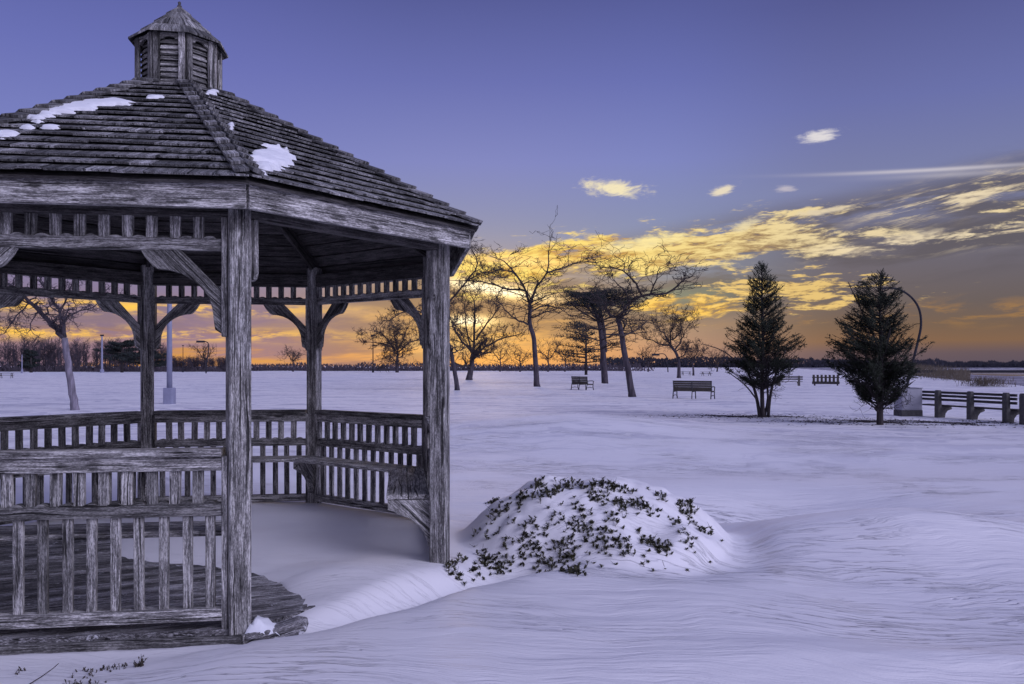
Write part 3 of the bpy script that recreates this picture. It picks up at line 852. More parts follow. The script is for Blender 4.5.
snow_patch(7, [(80, 106, 24, 3.6), (98, 104, 20, 3), (114, 102, 16, 2.4), (62, 110, 18, 3.4), (46, 114, 16, 3.4), (36, 119, 9, 2.8)], 'long ragged white strip of snow on the left slope of the gazebo roof', 3)
snow_patch(0, [(272, 158, 18, 10), (266, 167, 8, 8), (284, 160, 10, 6)], 'bright triangular snow patch low on the right slope of the gazebo roof', 5, .05)
snow_patch(7, [(6, 134, 9, 3)], 'small snow scrap at the left edge of the roof below the long strip', 9, .03)
snow_patch(7, [(28, 126, 7, 1.8), (50, 127, 9, 1.4)], 'thin snow line between the long strip and the left edge scrap', 12, .025)
snow_patch(7, [(153, 97, 10, 1.1)], 'thin snow sliver on the left slope just below the cupola', 14, .025)
snow_patch(0, [(231, 126, 2.5, 3)], 'tiny snow dab halfway up the right slope of the gazebo roof', 16, .03)
snow_patch(0, [(213, 92, 5, 1.6)], 'small snow scrap on the right slope against the cupola foot', 18, .03)
# broken timber beside the near post
q = MB(); bz = Hs(-1.62, 5.52)
lo_ = empty('wood_block', (-1.62, 5.55, bz), 'broken dark timber block with snow lying on it beside the near gazebo post', 'timber')
q.prism([(-.19, -.06, .0), (.16, -.02, .0), (.215, .0, .045), (.20, .02, .09), (.13, .02, .10), (-.02, -.01, .055), (-.19, -.04, .035)], (-.02, .14, .0), (1, .1, .3))
q.build('timber', M['deckwood'], lo_, .006)
q = MB(); N_ = 9
vs = []; fs = []
for j in range(N_):
    for i in range(N_):
        a, b_ = i / (N_ - 1), j / (N_ - 1); e4 = min(a, 1 - a, b_, 1 - b_)
        vs.append((-.20 + .24 * a, -.03 + .18 * b_, .03 + .12 * (1 - a) * min(1, e4 * 5) + .012 * math.sin(i * 2.1 + j)))
fs = [(j * N_ + i, j * N_ + i + 1, (j + 1) * N_ + i + 1, (j + 1) * N_ + i) for j in range(N_ - 1) for i in range(N_ - 1)]
q.add(vs, fs); q.build('snow_cap', M['snow2'], lo_, 0, True)

# ------------------------------------------------------------------ trees
def grow(mb, p, d_, L, r, depth, rng, up=.15, wig=.35, spread=.8, nch=(3, 5), flat=0.0, shrink=.62, minr=.008, sides=4):
    n = max(3, int(4 + depth)); pts = [Vector(p)]; rs = [r]; d_ = Vector(d_).normalized(); st_ = L / n
    for i in range(n):
        d_ = (d_ + Vector((rng.gauss(0, wig), rng.gauss(0, wig), rng.gauss(0, wig * (1 - flat)) + up * .3))).normalized()
        if flat: d_.z *= (1 - flat * .3); d_.normalize()
        pts.append(pts[-1] + d_ * st_); rs.append(max(minr * .6, r * (1 - .72 * (i + 1) / n)))
    mb.tube(pts, rs, sides if r > .03 else 3, cap=False)
    if depth <= 0: return
    for c_ in range(rng.randint(*nch)):
        i = rng.randint(1, n); base = pts[i]; dd = (pts[i] - pts[i - 1]).normalized()
        sd_ = Vector((rng.gauss(0, 1), rng.gauss(0, 1), rng.gauss(0, 1 - flat * .7) + up)).normalized()
        nd = (dd * (1 - spread * .5) + sd_ * spread).normalized()
        grow(mb, base, nd, L * shrink * rng.uniform(.7, 1.15), max(minr, rs[i] * .72), depth - 1, rng, up, wig, spread, nch, flat, shrink, minr, sides)
def limb_pts(pxs, D, rng, jit=.0, y0=0.0, y1=0.0):
    out_ = []
    n = len(pxs)
    for i, (px, py) in enumerate(pxs):
        f_ = i / max(1, n - 1); dd = D + y0 + (y1 - y0) * f_
        out_.append(W(px, py, dd))
    return out_
def smooth_path(pts, sub=3):
    out_ = []; n = len(pts)
    for i in range(n - 1):
        p0, p1, p2, p3 = pts[max(0, i - 1)], pts[i], pts[i + 1], pts[min(n - 1, i + 2)]
        for j in range(sub):
            t_ = j / sub
            out_.append(.5 * ((2 * p1) + (p2 - p0) * t_ + (2 * p0 - 5 * p1 + 4 * p2 - p3) * t_ * t_ + (3 * p1 - p0 - 3 * p2 + p3) * t_ ** 3))
    out_.append(pts[-1]); return out_
def bare_tree(name, label, D, trunk, tw, limbs, seed, twigs=dict(), mat='bark', cat='tree', group=None, extra=6):
    """trunk, limbs: pixel polylines at distance D; limb = (points, y0, y1, w0px, w1px)"""
    rng = random.Random(seed); pxm = D / FPX
    tp = smooth_path([W(x, y, D) for x, y in trunk]); base = tp[0].copy()
    gz_ = Hs(base.x, base.y); tp[0].z = gz_ - .15
    root = empty(name, (base.x, base.y, gz_), label, cat, group)
    org = (base.x, base.y, gz_)
    mb = MB(); n = len(tp); r0, r1 = tw[0] * pxm / 2, tw[1] * pxm / 2
    rs = [(r0 + (r1 - r0) * i / (n - 1)) * .72 * (1 + .35 * math.exp(-i * 1.3)) for i in range(n)]
    tp = [p + Vector((rng.gauss(0, r0 * .05), rng.gauss(0, r0 * .05), 0)) for p in tp]
    mb.tube(tp, rs, 9); mb.build('trunk', M[mat], root, 0, True, origin=org)
    cr = MB(); kw = dict(depth=2, up=.2, wig=.3, spread=.8, nch=(3, 4), flat=.2, shrink=.62, minr=.35 * pxm, L=1.6); kw.update(twigs)
    L = kw.pop('L'); dep = kw.pop('depth'); kw['minr'] *= .7
    for lp, y0, y1, w0, w1 in limbs:
        pts = smooth_path(limb_pts(lp, D, rng, 0, y0, y1)); m_ = len(pts)
        pts = [p + Vector((rng.gauss(0, .02), rng.gauss(0, .05), rng.gauss(0, .02))) * (pxm * 25) for p in pts]
        pts[0] = smooth_path(limb_pts(lp, D, rng, 0, y0, y1))[0]
        rr = [(w0 + (w1 - w0) * i / (m_ - 1)) * pxm / 2 * .72 for i in range(m_)]
        cr.tube(pts, rr, 6, cap=False)
        for i in range(1, m_):
            for c_ in range(1 if (i % 2 or i < m_ * .3) else 2):
                dd = (pts[i] - pts[i - 1]).normalized(); sd_ = Vector((rng.gauss(0, 1), rng.gauss(0, 1), rng.gauss(0, .6) + kw['up'])).normalized()
                grow(cr, pts[i], dd * .6 + sd_ * .8, L * rng.uniform(.6, 1.1), rr[i] * .6, dep, rng, **kw)
        grow(cr, pts[-1], pts[-1] - pts[-2], L, rr[-1], dep, rng, **kw)
    # further limbs fore and aft so the crown is round, not a fan
    for c_ in range(extra):
        i = rng.randint(int(n * .55), n - 1); s_ = 1 if c_ % 2 else -1
        dd = Vector((rng.gauss(0, .7), s_ * rng.uniform(.6, 1.2), rng.uniform(.1, .6))).normalized()
        grow(cr, tp[i], dd, L * 1.5, rs[i] * .5, dep + 1, rng, **kw)
    cr.build('crown', M['twig'] if mat != 'bark_pale' else M['bark'], root, 0, False, origin=org)
    return root
TG = 'bare winter trees on the snowy field'
bare_tree('bare_tree', 'pale leaning bare tree with a high fork, seen through the gazebo left opening', 34.0,
          [(75, 411), (74, 400), (70, 379), (67, 355), (64.5, 338)], (11, 8),
          [([(64.5, 338), (55, 329), (44, 316), (28, 301), (12, 287), (-6, 276)], 0, .5, 7.5, 3), ([(65, 337), (62.5, 320), (58, 309), (50, 296), (40, 280)], 0, -.8, 5.5, 2),
           ([(62.5, 320), (70, 315), (80, 311), (97, 305), (108, 300)], 0, .8, 2.5, 1), ([(30, 303), (20, 312), (14, 320), (5, 334)], .4, .2, 2.2, 1),
           ([(38, 312), (33, 320), (30, 330)], .3, -.6, 2, 1), ([(60, 312), (66, 298), (72, 285), (84, 272)], 0, -1, 3, 1.2), ([(20, 295), (10, 300), (-4, 312), (-16, 318)], .2, 1.0, 2, 1)],
          11, dict(L=.9, depth=2, minr=.016, nch=(2, 4), wig=.45, spread=.9), 'bark_pale', extra=0, group=TG)
bare_tree('bare_tree', 'leaning bare tree whose trunk rises from behind the right gazebo post', 62.0,
          [(457.5, 390), (455, 374), (452, 357), (448, 343), (441, 326)], (6.5, 4.5),
          [([(441, 326), (449, 302), (466, 282), (478, 264), (470, 246)], 0, 1, 4, 1.2), ([(441, 326), (427, 315), (408, 311), (386, 322)], 0, -1, 3, 1),
           ([(444, 318), (436, 300), (425, 285), (420, 270)], 0, 1, 3, 1), ([(466, 282), (482, 272), (498, 275)], .5, 0, 2, 1)],
          12, dict(L=1.6, depth=3, minr=.020, wig=.42), group=TG, extra=4)
bare_tree('bare_tree', 'fan-shaped bare tree in front of the bright sun glow, right of the gazebo', 105.0,
          [(469, 380), (471, 368), (473, 354)], (8.5, 6),
          [([(473, 354), (463, 342), (455, 330), (450, 318)], 0, -1, 4, 1.5), ([(473, 354), (474, 335), (475, 315), (474, 298)], 0, 1, 4, 1.5), ([(473, 354), (466, 330), (465, 307)], 0, 2, 3, 1.2),
           ([(473, 356), (486, 347), (503, 338), (519, 335)], 0, 1, 3.5, 1.2), ([(476, 340), (488, 322), (498, 310)], 0, -2, 3, 1.2)],
          13, dict(L=2.4, depth=3, minr=.030, wig=.3, up=.3), group=TG, extra=6)
bare_tree('bare_tree', 'tallest crooked bare tree with wide thin limbs, left of the small bench', 71.0,
          [(537, 388), (536, 370), (534, 340), (530, 324), (530, 306)], (8, 5),
          [([(530, 306), (526, 291), (515, 273), (504, 261)], 0, .5, 4, 1.5), ([(530, 306), (536, 288), (547, 272), (549, 250)], 0, -1, 4, 1.2), ([(526, 291), (503, 288), (481, 281), (456, 281)], 0, 2, 3, 1),
           ([(531, 325), (519, 321), (508, 313), (499, 302)], 0, -2, 3, 1), ([(547, 272), (562, 268), (580, 262), (600, 262)], -1, 1, 2.5, 1), ([(531, 312), (545, 305), (556, 308), (566, 312)], 0, 1, 2.5, 1),
           ([(515, 273), (500, 270), (485, 275)], 0, -1.5, 2, .8)],
          14, dict(L=2.3, depth=2, minr=.03, wig=.4, nch=(2, 4), flat=.5), group=TG, extra=5)
bare_tree('bare_tree', 'leaning bare tree with a long flat limb reaching right, between the two park benches', 48.5,
          [(632.5, 397), (629, 378), (624, 350), (621, 332), (618, 318)], (9.5, 6.5),
          [([(618, 318), (626, 306), (642, 296), (667, 293), (681, 283), (687, 278)], 0, -.5, 5, 1.5), ([(642, 296), (632, 278), (618, 269), (600, 266)], 0, 1, 3, 1.2), ([(618, 318), (609, 314), (604, 302), (590, 292)], 0, .8, 4, 1.2),
           ([(650, 295), (656, 280), (659, 269)], -.2, -1.2, 2.5, 1), ([(630, 303), (622, 288), (612, 280)], 0, -1, 3, 1)],
          15, dict(L=1.5, depth=2, minr=.024, wig=.42, flat=.55, nch=(2, 4)), group=TG, extra=5)
bare_tree('bare_tree', 'small round-crowned bare tree just behind the left end of the larger park bench', 128.0,
          [(679, 378), (679, 366), (677, 355), (671, 346)], (5, 3.5),
          [([(671, 346), (658, 343), (643, 337)], 0, 1, 2.5, 1), ([(671, 346), (664, 334), (655, 325)], 0, -2, 2.5, 1), ([(671, 346), (671, 334), (672, 322)], 0, 2, 2.5, 1), ([(675, 350), (682, 340), (686, 328)], 0, -1, 2.5, 1), ([(672, 340), (680, 332), (681, 322)], 0, 2, 2.5, 1)],
          16, dict(L=2.4, depth=3, minr=.035, wig=.25, up=.25), group=TG, extra=4)
bare_tree('bare_tree', 'faint small bare tree standing alone left of the multi-stemmed cedar', 160.0,
          [(693.5, 375), (693, 366), (692, 360)], (2.6, 1.8), [([(692, 360), (689, 354), (688, 349)], 0, 1, 1.3, .7), ([(692, 361), (696, 355), (698, 350)], 0, -1, 1.3, .7)],
          17, dict(L=2.0, depth=3, minr=.04, up=.3), group=TG, extra=3)
bare_tree('bare_tree', 'broad low bare tree beyond the lamp pole, seen through the right gazebo opening', 230.0,
          [(397, 371), (397, 362), (398, 352)], (4, 3),
          [([(398, 352), (386, 345), (372, 342)], 0, 2, 2, 1), ([(398, 352), (396, 340), (393, 330)], 0, -3, 2, 1), ([(398, 352), (410, 342), (424, 338)], 0, 2, 2, 1), ([(398, 350), (404, 337), (408, 328)], 0, 4, 2, 1), ([(396, 350), (386, 338), (380, 332)], 0, -3, 2, 1)],
          18, dict(L=4.5, depth=3, minr=.07, wig=.3, up=.1), group=TG, extra=8)
for i, (bx_, by_, ht, sd_, lab) in enumerate([(293, 369, 18, 31, 'tiny far bare tree seen between the gazebo post and its far brace'), (500, 371, 26, 32, 'small far bare tree between the sun-glow tree and the tallest tree'),
                                              (520, 371, 22, 33, 'squat far bare tree at the foot of the sky glow beside the tallest trunk'), (548, 372, 30, 34, 'far bare tree just left of the low dark pine'),
                                              (565, 371, 25, 35, 'far bare tree seen through the low dark pine branches'), (648, 371, 22, 36, 'far low tree right of the flat-limbed leaning tree'),
                                              (441, 371, 22, 37, 'far bare tree hidden low behind the right gazebo post'), (205, 369, 22, 38, 'far bare tree beside the curved lamp seen through the gazebo'), (717, 372, 18, 39, 'faint far tree left of the cedar at the water line')]):
    D_ = 260.0
    bare_tree('bare_tree', lab, D_, [(bx_, by_), (bx_ + .5, by_ - ht * .22), (bx_, by_ - ht * .42)], (2.2, 1.6),
              [([(bx_, by_ - ht * .42), (bx_ - ht * .22, by_ - ht * .65), (bx_ - ht * .3, by_ - ht * .8)], 0, 2, 1.4, .7), ([(bx_, by_ - ht * .42), (bx_ + ht * .2, by_ - ht * .62), (bx_ + ht * .3, by_ - ht * .8)], 0, -2, 1.4, .7), ([(bx_, by_ - ht * .42), (bx_ + 1, by_ - ht * .8)], 0, 1, 1.4, .7)],
              sd_, dict(L=3.0, depth=2, minr=.05, up=.2), group=TG, extra=3)

def leaf_cloud(mb, c, r, n, rng, sz, flatz=1.0):
    for _ in range(n):
        d_ = Vector((rng.gauss(0, 1), rng.gauss(0, 1), rng.gauss(0, 1))).normalized() * (rng.random() ** .45) * r
        d_.z *= flatz; a = Vector((rng.gauss(0, 1), rng.gauss(0, 1), rng.gauss(0, 1))).normalized() * sz * rng.uniform(.5, 1.2); b_ = a.orthogonal().normalized() * sz * .45
        mb.quad(Vector(c) + d_, a, b_)
# flat-topped pine in the middle of the group
rng = random.Random(5); D_ = 83.0
root = empty('pine_tree', (W(605, 384, D_).x, D_, Hs(W(605, 384, D_).x, D_)), 'dark flat-topped pine with a double trunk and dense umbrella crown', 'tree'); org = tuple(root.location)
q = MB(); pxm = D_ / FPX
p1 = smooth_path([W(605, 385, D_), W(603, 352, D_), W(599, 322, D_), W(590, 302, D_)]); q.tube(p1, [pxm * (3.5 - 2.2 * i / len(p1)) for i in range(len(p1))], 8)
p2 = smooth_path([W(605, 352, D_), W(604, 330, D_ + .5), W(600, 306, D_ + .8), W(607, 295, D_ + 1)]); q.tube(p2, [pxm * (2.2 - 1.4 * i / len(p2)) for i in range(len(p2))], 7)
q.build('trunk', M['bark'], root, 0, True, origin=org)
q = MB(); lf = MB()
for i in range(38):
    a = rng.uniform(0, 2 * math.pi); rr = rng.uniform(.4, 1) * 5.2; st_ = Vector(rng.choice(p1[-4:] + p2[-4:]))
    en = W(597, 296, D_) + Vector((math.cos(a) * rr, math.sin(a) * rr * .9, rng.uniform(-.9, 1.0) - abs(rr) * .08))
    mid = st_.lerp(en, .5) + Vector((0, 0, rng.uniform(-.4, .5))); q.tube([st_, mid, en], [.09, .06, .025], 4, cap=False)
    for f_ in (.45, .65, .85, 1.0):
        c_ = st_.lerp(en, f_) + Vector((rng.gauss(0, .3), rng.gauss(0, .3), .15)); leaf_cloud(lf, c_, rng.uniform(.6, 1.1), 130, rng, .10, .32)
for py, sp_ in ((322, 4.5), (330, 5.0), (341, 4.0), (350, 3.4), (313, 4.2)):
    for i in range(6):
        a = rng.uniform(0, 2 * math.pi); st_ = W(600, py, D_); en = st_ + Vector((math.cos(a) * sp_, math.sin(a) * sp_, rng.uniform(-.3, .9)))
        q.tube([st_, st_.lerp(en, .5) + Vector((0, 0, .3)), en], [.07, .045, .02], 4, cap=False)
        grow(q, st_.lerp(en, .5), en - st_, sp_ * .5, .03, 1, rng, minr=.028, flat=.5)
        for f_ in (.7, .9):
            leaf_cloud(lf, st_.lerp(en, f_) + Vector((0, 0, .1)), .4, 16, rng, .12, .4)
q.build('limbs', M['twig'], root, 0, False, origin=org); lf.build('crown', M['pine'], root, 0, False, origin=org)
# the low layered pine
def layered_pine(name, label, D_, bx_, by_, top, halfw, seed, group=None, dens=1.0, lean=0):
    rng = random.Random(seed); pxm = D_ / FPX; b0 = W(bx_, by_, D_); g0 = Hs(b0.x, b0.y)
    root = empty(name, (b0.x, b0.y, g0), label, 'tree', group); org = tuple(root.location)
    Hh = (by_ - top) * pxm; q = MB(); base = Vector((b0.x, b0.y, g0 - .1)); tp = base + Vector((lean * pxm, 0, Hh))
    q.tube([base, base.lerp(tp, .5), tp], [pxm * 1.6, pxm * 1.1, pxm * .3], 7); q.build('trunk', M['bark_dark'], root, 0, True, origin=org)
    q = MB(); lf = MB()
    for i in range(34):
        f_ = rng.uniform(.22, 1); a = rng.uniform(0, 2 * math.pi); rr = halfw * pxm * (1 - (f_ - .3) ** 2 * .8) * rng.uniform(.45, 1) * (1.05 - .5 * max(0, f_ - .6))
        s_ = base.lerp(tp, f_); en = s_ + Vector((math.cos(a) * rr, math.sin(a) * rr, rr * .12 + rng.uniform(-.2, .3)))
        q.tube([s_, s_.lerp(en, .5) + Vector((0, 0, -.15)), en], [pxm * .55, pxm * .4, pxm * .2], 3, cap=False)
        for g_ in (.4, .6, .8, 1.0):
            leaf_cloud(lf, s_.lerp(en, g_) + Vector((0, 0, .1)), rr * .22 + .3, int(26 * dens), rng, pxm * 1.5, .35)
    q.build('limbs', M['twig'], root, 0, False, origin=org); lf.build('crown', M['pine'], root, 0, False, origin=org); return root
layered_pine('pine_tree', 'low wide dark pine in layers behind the small bench', 170.0, 586, 373, 322, 40, 51, dens=.8)
layered_pine('pine_tree', 'dark spreading pine at the right edge of the left woodland', 235.0, 122, 372, 341, 24, 52)
layered_pine('pine_tree', 'second dark pine of the left woodland, nearer the slim gazebo post', 240.0, 150, 372, 346, 18, 53)
layered_pine('pine_tree', 'small round dark evergreen left of the leaning pale tree in the woodland edge', 230.0, 31, 373, 352, 9, 54)

# the two cedars
def cedar(label, D_, bx_, by_, top, env, seed, stems, low, dens=1.0):
    """env: list of (py, left px, right px) outline of the crown"""
    rng = random.Random(seed); pxm = D_ / FPX; b0 = W(bx_, by_, D_); g0 = Hs(b0.x, b0.y)
    root = empty('cedar_tree', (b0.x, b0.y, g0), label, 'tree', 'cedars on the snow'); org = tuple(root.location)
    q = MB()
    paths = []
    for pxs, w0, w1, yo in stems:
        pp = smooth_path([W(x, y, D_ + yo * i / len(pxs)) for i, (x, y) in enumerate(pxs)]); pp[0].z = g0 - .1 if pxs[0][1] > by_ - 9 else pp[0].z
        q.tube(pp, [(w0 + (w1 - w0) * i / (len(pp) - 1)) * pxm / 2 for i in range(len(pp))], 8); paths.append(pp)
    q.build('trunk', M['bark_dark'], root, 0, True, origin=org)
    main = paths[0]; q = MB(); lf = MB()
    py_ = [e_[0] for e_ in env]; lx = [e_[1] for e_ in env]; rx = [e_[2] for e_ in env]
    def at(py):
        z = W(0, py, D_).z; best = min(main, key=lambda p: abs(p.z - z)); return Vector((best.x, best.y, z))
    y_ = top + 3
    tot = env[-1][0] - env[0][0]
    nbr = int(260 * dens)
    for i in range(nbr):
        py = env[0][0] + tot * ((i + rng.random()) / nbr) ** .85
        a = i * 2.39996 + rng.uniform(-.4, .4); l_ = np.interp(py, py_, lx); r_ = np.interp(py, py_, rx); cxm = W((l_ + r_) / 2, py, D_).x
        half = (r_ - l_) / 2 * pxm
        ca, sa = math.cos(a), math.sin(a); mod = 1 + .17 * math.sin(3 * a + py * .13 + seed) + .14 * math.sin(2 * a - py * .21 + seed * 2.0) + rng.uniform(-.25, .12); mod = min(mod, 1.16)
        en = Vector((cxm + ca * half * mod, D_ + sa * half * mod, W(0, py, D_).z))
        st_ = at(min(low + 14, py + half / pxm * rng.uniform(.1, .7) + 4)); 
        mid = st_.lerp(en, .5) + Vector((0, 0, -half * .08))
        q.tube([st_, mid, en], [.020, .013, .006], 3, cap=False)
        Lb = (en - st_).length
        nsp = max(3, int(Lb / .10))
        for j in range(nsp):
            f_ = .22 + .80 * (j + rng.random()) / nsp
            if py > low - 30 and f_ < .45: continue
            c_ = (st_ * (1 - f_) ** 2 + mid * 2 * f_ * (1 - f_) + en * f_ * f_) if f_ < 1 else en
            dirn = (en - st_).normalized()
            if math.sin(c_.x * 7.3 + seed) + math.sin(c_.y * 6.1) + math.sin(c_.z * 8.7 + 1.3 * seed) + rng.gauss(0, .5) < -.40: continue
            if c_.z < W(0, env[-1][0] + 3, D_).z: continue
            leaf_cloud(lf, c_, rng.uniform(.08, .17), 14, rng, .040)
            for s_ in range(2):
                d2 = (dirn * .9 + Vector((rng.gauss(0, .55), rng.gauss(0, .55), rng.gauss(.25, .45)))).normalized(); sl = rng.uniform(.10, .26) * (1.15 - .4 * f_)
                for t_ in range(6):
                    pc = c_ + d2 * sl * (t_ + .5) / 6; aa = (d2 + Vector((rng.gauss(0, .5), rng.gauss(0, .5), rng.gauss(0, .5)))).normalized() * rng.uniform(.020, .045)
                    lf.quad(pc, aa * 1.2, aa.orthogonal().normalized() * .024)
    # bare lower twigs
    for i in range(26):
        z_ = rng.uniform(.4, 1.0); st_ = at(by_ - (by_ - low) * z_ * 1.1 - 4); a = rng.uniform(0, 2 * math.pi)
        grow(q, st_, Vector((math.cos(a), math.sin(a), .55)), rng.uniform(.5, 1.1), .012, 2, rng, minr=.007, wig=.25, up=.3)
    q.build('limbs', M['bark_dark'], root, 0, False, origin=org); lf.build('crown', M['leaf'], root, 0, False, origin=org); return root, q
cedar('slender-topped cedar on several bare stems, left of the two cedars', 29.2, 762, 417, 264,
      [(263, 760, 764), (272, 753, 769), (285, 748, 778), (300, 745, 779), (315, 740, 787), (330, 731, 793), (345, 726, 797), (360, 726, 797), (372, 733, 791), (382, 744, 782)], 71,
      [([(763, 418), (762, 390), (763, 350), (762, 310), (762, 268)], 5, 1, 0), ([(760, 418), (756, 395), (748, 372), (738, 352)], 4, 1.2, .5), ([(768, 418), (771, 392), (778, 368), (786, 350)], 3.5, 1, -.4),
       ([(764, 417), (768, 398), (766, 370), (770, 345)], 3, 1, .6), ([(757, 400), (745, 385), (728, 372)], 1.6, .8, .1), ([(748, 372), (725, 352), (703, 344)], 1.6, .6, -.2)], 376, 1.15)
cedar('single-trunk broad cedar in front of the curved lamp pole, right of the two cedars', 25.4, 880, 426, 268,
      [(268, 878, 883), (276, 870, 887), (284, 856, 893), (296, 850, 898), (308, 848, 899), (318, 843, 903), (330, 835, 908), (342, 830, 917), (355, 834, 919), (368, 837, 916), (382, 847, 907), (394, 858, 898), (402, 868, 892)], 72,
      [([(880, 428), (880, 400), (881, 360), (880, 320), (881, 272)], 7.5, 1, 0), ([(880, 350), (865, 318), (848, 282)], 2.2, .8, .3)], 402, 1.3)

# needle litter under the cedars
rng = random.Random(3); q = MB()
for (cx0, cy0, rx, ry, n) in ((8.6, 29.5, 3.4, 1.5, 4500), (12.0, 26.6, 3.6, 1.5, 6000), (14.5, 26.0, 2.4, 1.2, 2000)):
    for _ in range(n):
        a = rng.uniform(0, 2 * math.pi); r_ = abs(rng.gauss(0, .55)); x_, y_ = cx0 + math.cos(a) * r_ * rx, cy0 + math.sin(a) * r_ * ry
        if math.sin(x_ * 3.1 + y_ * 2) + math.sin(y_ * 7) + rng.gauss(0, .7) < -.1: continue
        th = rng.uniform(0, 3.14); s_ = rng.uniform(.02, .055)
        q.quad((x_, y_, Hs(x_, y_) + .012), Vector((math.cos(th), math.sin(th), rng.uniform(-.1, .3))) * s_ * 1.3, Vector((-math.sin(th), math.cos(th), .1)) * s_)
tag(q.build('needle_litter', M['litter']), 'dark needles and twigs scattered on the snow under the cedars', 'litter', None, 'stuff')

# ------------------------------------------------------------------ woodlands
rng = random.Random(9); q = MB()
for i in range(420):
    D_ = rng.uniform(255, 300); px = rng.uniform(-160, 236); x_ = (px - 512) / FPX * D_
    hgt = rng.uniform(7.5, 11.8) * (1.0 if px < 60 else .9 if px < 130 else .80 if px < 170 else .42); g0 = Hs(x_, D_) - .2
    lean = rng.gauss(0, .4); q.tube([(x_, D_, g0), (x_ + lean * .4, D_, g0 + hgt * .5), (x_ + lean, D_, g0 + hgt)], [.15, .10, .03], 3, cap=False)
    for j in range(15):
        f_ = rng.uniform(.25, .95); a = rng.uniform(0, 6.28); L_ = hgt * .32 * (1.1 - f_ * .6); s_ = Vector((x_ + lean * f_, D_, g0 + hgt * f_))
        d_ = Vector((math.cos(a) * .7, math.sin(a) * .7, .9)); m_ = s_ + d_ * L_ * .5 + Vector((rng.gauss(0, .2), 0, 0)); en = s_ + d_ * L_ + Vector((rng.gauss(0, .4), 0, .3))
        q.tube([s_, m_, en], [.06, .04, .025], 3, cap=False)
        for k_ in range(3): q.tube([m_, m_ + Vector((rng.gauss(0, .8), rng.gauss(0, .8), rng.uniform(.2, 1.3)))], [.03, .02], 3, cap=False)
for i in range(6000):
    D_ = rng.uniform(254, 300); px = rng.uniform(-160, 236); x_ = (px - 512) / FPX * D_; q.quad((x_, D_, Hs(x_, D_) - .3 + rng.random() ** 1.6 * (3.6 if px < 170 else 1.8)), Vector((rng.gauss(0, .5), 0, rng.uniform(.3, 1.0))), Vector((.22, .1, 0)))
def ridge_core(q, px0, px1, D_, th, hf, zb, step):
    n = int((px1 - px0) / step); rows = []
    for i in range(n + 1):
        px = px0 + (px1 - px0) * i / n; x_ = (px - 512) / FPX * D_; h_ = hf(px); yw = D_ + rng.uniform(-1, 1) * th * .1
        rows.append([(x_, yw - th / 2, zb), (x_, yw - th * .3, zb + h_ * .8), (x_, yw, zb + h_), (x_, yw + th * .3, zb + h_ * .8), (x_, yw + th / 2, zb)])
    vs = [p for rw in rows for p in rw]; fs = [(i * 5 + j, i * 5 + j + 5, i * 5 + j + 6, i * 5 + j + 1) for i in range(n) for j in range(4)]
    q.add(vs, fs)
ridge_core(q, -160, 236, 262, 6, lambda p: rng.uniform(1.0, 2.4), -.5, .7)
tag(q.build('woodland', M['woodland']), 'leafless woodland along the far left edge of the snowfield', 'woodland', None, 'stuff')
q = MB()
for i in range(6000):   # low scrub line across the middle
    px = rng.uniform(220, 655 - 60 * rng.random() ** 2); D_ = rng.uniform(300, 330); x_ = (px - 512) / FPX * D_
    pr = 1.6 + 2.2 * float(vnoise(np.array([px * .06]), np.array([1.5]), 4)[0])
    q.quad((x_, D_, Hs(x_, D_) - .3 + rng.random() ** 1.5 * pr), Vector((rng.gauss(0, .4), 0, rng.uniform(.3, .9))), Vector((.3, .1, 0)))
ridge_core(q, 215, 650, 312, 6, lambda p: rng.uniform(1.2, 2.4) * min(1, max(.05, (650 - p) / 60)), -.6, .7)
tag(q.build('scrub_line', M['woodland']), 'low dark scrub along the middle horizon behind the bare trees', 'scrub', None, 'stuff')
q = MB()
for i in range(14000):   # far shore
    px = rng.uniform(600, 1150); D_ = rng.uniform(960, 1040); x_ = (px - 512) / FPX * D_
    pr = 7.5 + 7 * float(vnoise(np.array([px * .045]), np.array([.5]), 14)[0]) + 3.5 * float(vnoise(np.array([px * .3]), np.array([.5]), 15)[0]) - (3.0 if px > 860 else 0) - (1.5 if px > 760 else 0)
    q.quad((x_, D_, -1.6 + rng.random() ** 1.1 * pr), Vector((rng.gauss(0, .8), 0, rng.uniform(.9, 2.2))), Vector((1.5, .5, 0)))
ridge_core(q, 600, 1150, 1000, 30, lambda p: 3.8 + rng.uniform(0, 2.0), -1.8, .5)
tag(q.build('far_shore_trees', M['farwood']), 'thin dark band of trees on the far shore across the bay', 'woodland', None, 'stuff')
# brush along the shore at right
q = MB()
for i in range(3600):
    t_ = rng.random() ** 1.2; y_ = 78 + t_ * 95; x_ = 43 + (y_ - 68) * .37 + rng.gauss(2.0, 1.5); hh = 1.0 + t_ * 1.4
    if (x_ / y_) * FPX + 512 > 970: continue
    d_ = Vector((rng.gauss(0, .2), rng.gauss(0, .2), rng.uniform(.3, .75))); q.quad((x_, y_, Hs(x_, y_) + rng.random() * hh), d_, Vector((.05, .02, 0)))
tag(q.build('shore_brush', M['drybrown']), 'dry brown brush growing along the shore bank at the right', 'brush', None, 'stuff')
q = MB()
for i in range(500):
    x_ = 43 + rng.gauss(0, 1.0); y_ = 73.5 + rng.gauss(0, .8); d_ = Vector((rng.gauss(0, .2), rng.gauss(0, .2), rng.uniform(.2, .5))); q.quad((x_, y_, Hs(x_, y_) + rng.random() * .7), d_, Vector((.04, .02, 0)))
tag(q.build('dry_shrub', M['drybrown']), 'small dry brown shrub on the shore edge at far right', 'shrub')

